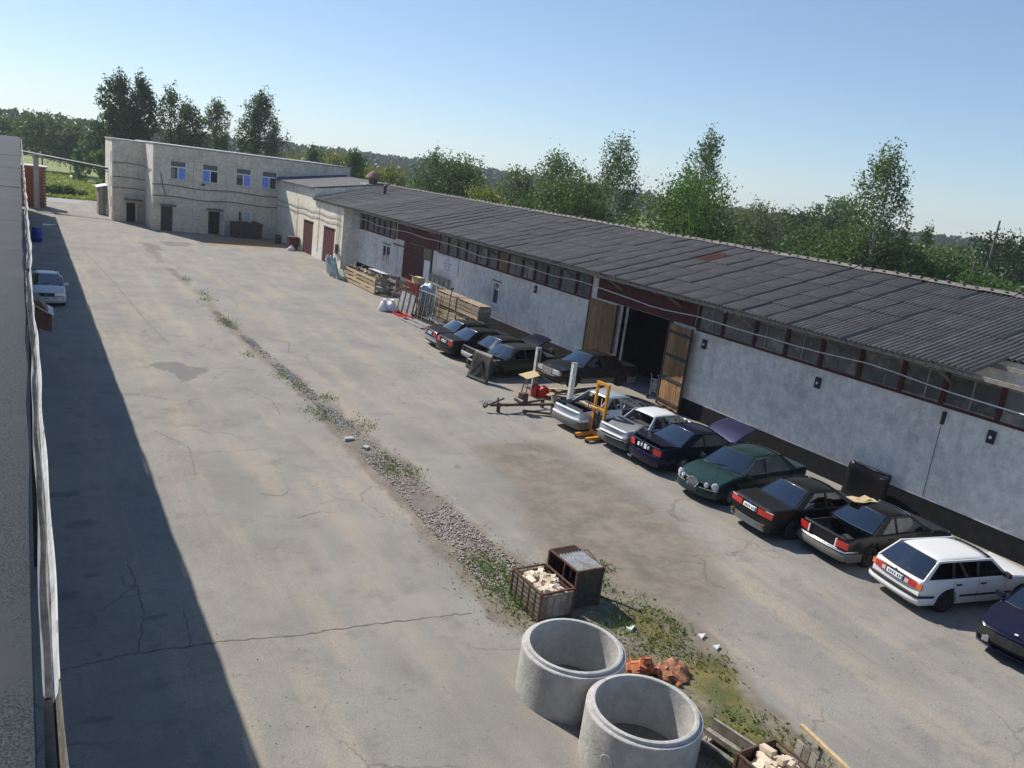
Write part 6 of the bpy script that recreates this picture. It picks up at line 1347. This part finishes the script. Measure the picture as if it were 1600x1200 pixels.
for i,(x,y,h,w,lab) in enumerate(((-3,200,9.6,9,'round green tree at the left picture edge beyond the meadow'),(3.7,190,11.2,9,'second round green tree from the left beyond the meadow'),(8.4,184.8,10.4,8,'third round green tree from the left beyond the meadow'),(12.6,172,9.6,7.5,'round pale green tree left of the office block beyond the meadow'),(-9,196,10.5,9,'dark tree hidden partly by the near roof beyond the meadow'))):
    plant_tree('meadow_tree', lab, (x,y), 'round', h, w, 60+i, 'mid' if i % 2 else 'birch', 4000, .38, group='trees beyond the meadow')
for i,(x,y,h,w,lab) in enumerate(((3.9,124,1.5,1.7,'dark shrub beside the entrance road, left of two'),(5.2,125.5,1.4,1.6,'dark shrub beside the entrance road, right of two'),(6.9,126,.7,1.3,'low pale shrub near the office wing beyond the road'),(2.8,124,1.4,.9,'yellowish shrub close to the gantry post beyond the road'))):
    plant_tree('shrub', lab, (x,y), 'bush', h, w, 80+i, ('mid','mid','willow','yellow')[i], 2200, .2, cat='shrub', group='shrubs by the road')
# broken birch, power poles
q = thing('birch_snag', 'thin white birch trunk with a small tuft on top', 'tree', (67.7,42.5,0))
MB().tube([(0,0,0),(.15,.1,4),(.35,.0,7.5),(.6,.1,9.3)], [.2,.17,.12,.05], 8).build('trunk', MT['birchbark'], q, smooth=60)
rs = np.random.default_rng(3); link('crown', leaves_mesh('crown', np.array([.55,.1,9.0])+rs.normal(size=(350,3))*np.array([.25,.25,.5]), rs.uniform(.1,.22,350), rs.uniform(0,1,350), FO['birch'], .3, rs), None, q)
for (x,y,h,lab) in ((70.4,38.0,11.1,'tall power pole with two crossarms at the right skyline'),(62.9,35.0,7.6,'short leaning pole below the tall power pole')):
    q = thing('utility_pole', lab, 'pole', (x,y,0)); MB().tube([(0,0,0),(.1,-.05,h)], [.14,.08], 10).build('mast', MT['pole'], q, smooth=60)
    if h > 9:
        for z,l in ((h-1.2,.8),(h-2.9,1.1)):
            MB().beam((.08-l*.35,-.05+l*.6,z),(.08+l*.35,-.05-l*.6,z),.06,.06).build('crossarm', MT['pole'], q)
            for s in (-.9,.9): MB().lathe([(.03,0),(.07,.05),(.05,.15),(0,.2)],8,(.08+s*l*.35,-.05-s*l*.6,z+.03)).build('insulator', MT['oldwhite'], q)
    else: MB().beam((-.3,.3,h-.5),(.4,-.4,h-.5),.08,.08).build('crossarm', MT['pole'], q)
# far wooded ridge
def far_wood(name, label, pts, n, h0, h1, mt, seed, leaf, per=34, depth=30):
    r = np.random.default_rng(seed); P = []; S_ = []; sh = []
    seg = np.array(pts, float)
    for k in range(n):
        f = r.uniform(0, len(seg)-1.001); i = int(f); g = f-i; c = seg[i]*(1-g)+seg[i+1]*g; c = c[:2]+r.normal(size=2)*depth*.5; zb = (seg[i]*(1-g)+seg[i+1]*g)[2]
        h = r.uniform(h0,h1); w = h*r.uniform(.28,.5); con = r.uniform() < .35
        q = r.normal(size=(per,3))*np.array([w*.42,w*.42,0]); zz = r.uniform(.05,1,per); q[:,:2] *= ((1.25-zz) if con else np.sqrt(np.clip(1.05-(zz-.45)**2*2.6,.1,1)))[:,None]
        q[:,2] = zz*h; P.append(q+np.array([c[0],c[1],zb])); S_.append(r.uniform(.6,1.3,per)*leaf); b_ = r.uniform(0,.6); sh.append(b_+r.uniform(0,.4,per))
    P = np.concatenate(P); o = link(name, leaves_mesh(name, P, np.concatenate(S_), np.concatenate(sh), FO[mt], .4, r, 1.2)); return tag(o, label, 'wood', kind='stuff')
far_wood('far_wood', 'far wooded ridge on the left skyline', [(-160,420,0),(-20,380,0),(60,420,0),(120,480,2)], 800, 8, 13, 'far', 1, 2.2, 44, 40)
far_wood('far_wood', 'blue wooded hill on the skyline behind the annex', [(150,560,3),(260,640,7),(360,600,6),(430,560,2),(520,540,0)], 1700, 8, 12.5, 'far', 2, 2.8, 40, 70)
far_wood('far_wood', 'dark wood on the skyline behind the warehouse', [(300,430,0),(420,420,0),(520,380,0),(560,300,0),(520,200,0),(460,120,0)], 1500, 7, 12, 'far', 3, 2.4, 40, 45)
far_wood('far_wood', 'mixed wood edge beyond the warehouse on the right', [(110,120,0),(150,118,0),(180,105,0),(190,85,0),(180,66,0),(160,50,0),(150,36,0)], 260, 5, 8.3, 'mid', 4, 1.0, 130, 14)
far_wood('scrub', 'green scrub on the ground behind the warehouse', [(60,100,0),(66,75,0),(72,55,0),(74,44,0),(66,30,0),(56,20,0),(48,12,0)], 170, 3.5, 6.6, 'mid', 5, .5, 150, 9)
far_wood('far_wood', 'tree belt between the office block and the far ridge', [(14,150,0),(40,165,0),(70,160,0),(100,140,0)], 150, 5, 8, 'mid', 6, 1.0, 120, 14)
# hill under the far wood
m = MB(); n = 40; v = []
for i in range(n+1):
    for j in range(n+1):
        x = 60+640*i/n; y = 380+420*j/n; d = math.hypot((x-300)/190,(y-650)/110); v.append((x,y,-.5+7.5*math.exp(-d*d*1.1)))
m.add(v, [(i*(n+1)+j,(i+1)*(n+1)+j,(i+1)*(n+1)+j+1,i*(n+1)+j+1) for i in range(n) for j in range(n)]); tag(m.build('hill', mat('forest_floor', (.035,.06,.025), .95, var=.4, scale=.05), smooth=60), kind='structure')
# tall meadow grass
r = np.random.default_rng(9); n = 9000; x = r.uniform(-6,10,n); y = 119.5+r.uniform(0,1,n)**1.6*60
P = np.stack([x,y,r.uniform(.03,.3,n)],1); tag(link('meadow_grass', leaves_mesh('meadow_grass', P, r.uniform(.15,.35,n), r.uniform(0,1,n), FO['meadow'], .2, r)), 'tall yellow green grass of the meadow beyond the road', 'grass', kind='stuff')

# ------------------------------------------------------------------ haze
hz = MB().box(-1450,1750,-550,1750,-1.5,48).build('haze', None)
hm = bpy.data.materials.new('haze_air'); hm.use_nodes = True; ht = hm.node_tree; ht.nodes.remove(ht.nodes['Principled BSDF'])
pv = ht.nodes.new('ShaderNodeVolumePrincipled'); pv.inputs['Color'].default_value = (.80,.88,1,1); pv.inputs['Density'].default_value = .00028; pv.inputs['Anisotropy'].default_value = .3
ht.links.new(pv.outputs[0], ht.nodes['Material Output'].inputs['Volume']); hz.data.materials.append(hm); hz['kind'] = 'stuff'; hz['label'] = 'thin blue summer haze over the whole place'; hz['category'] = 'haze'
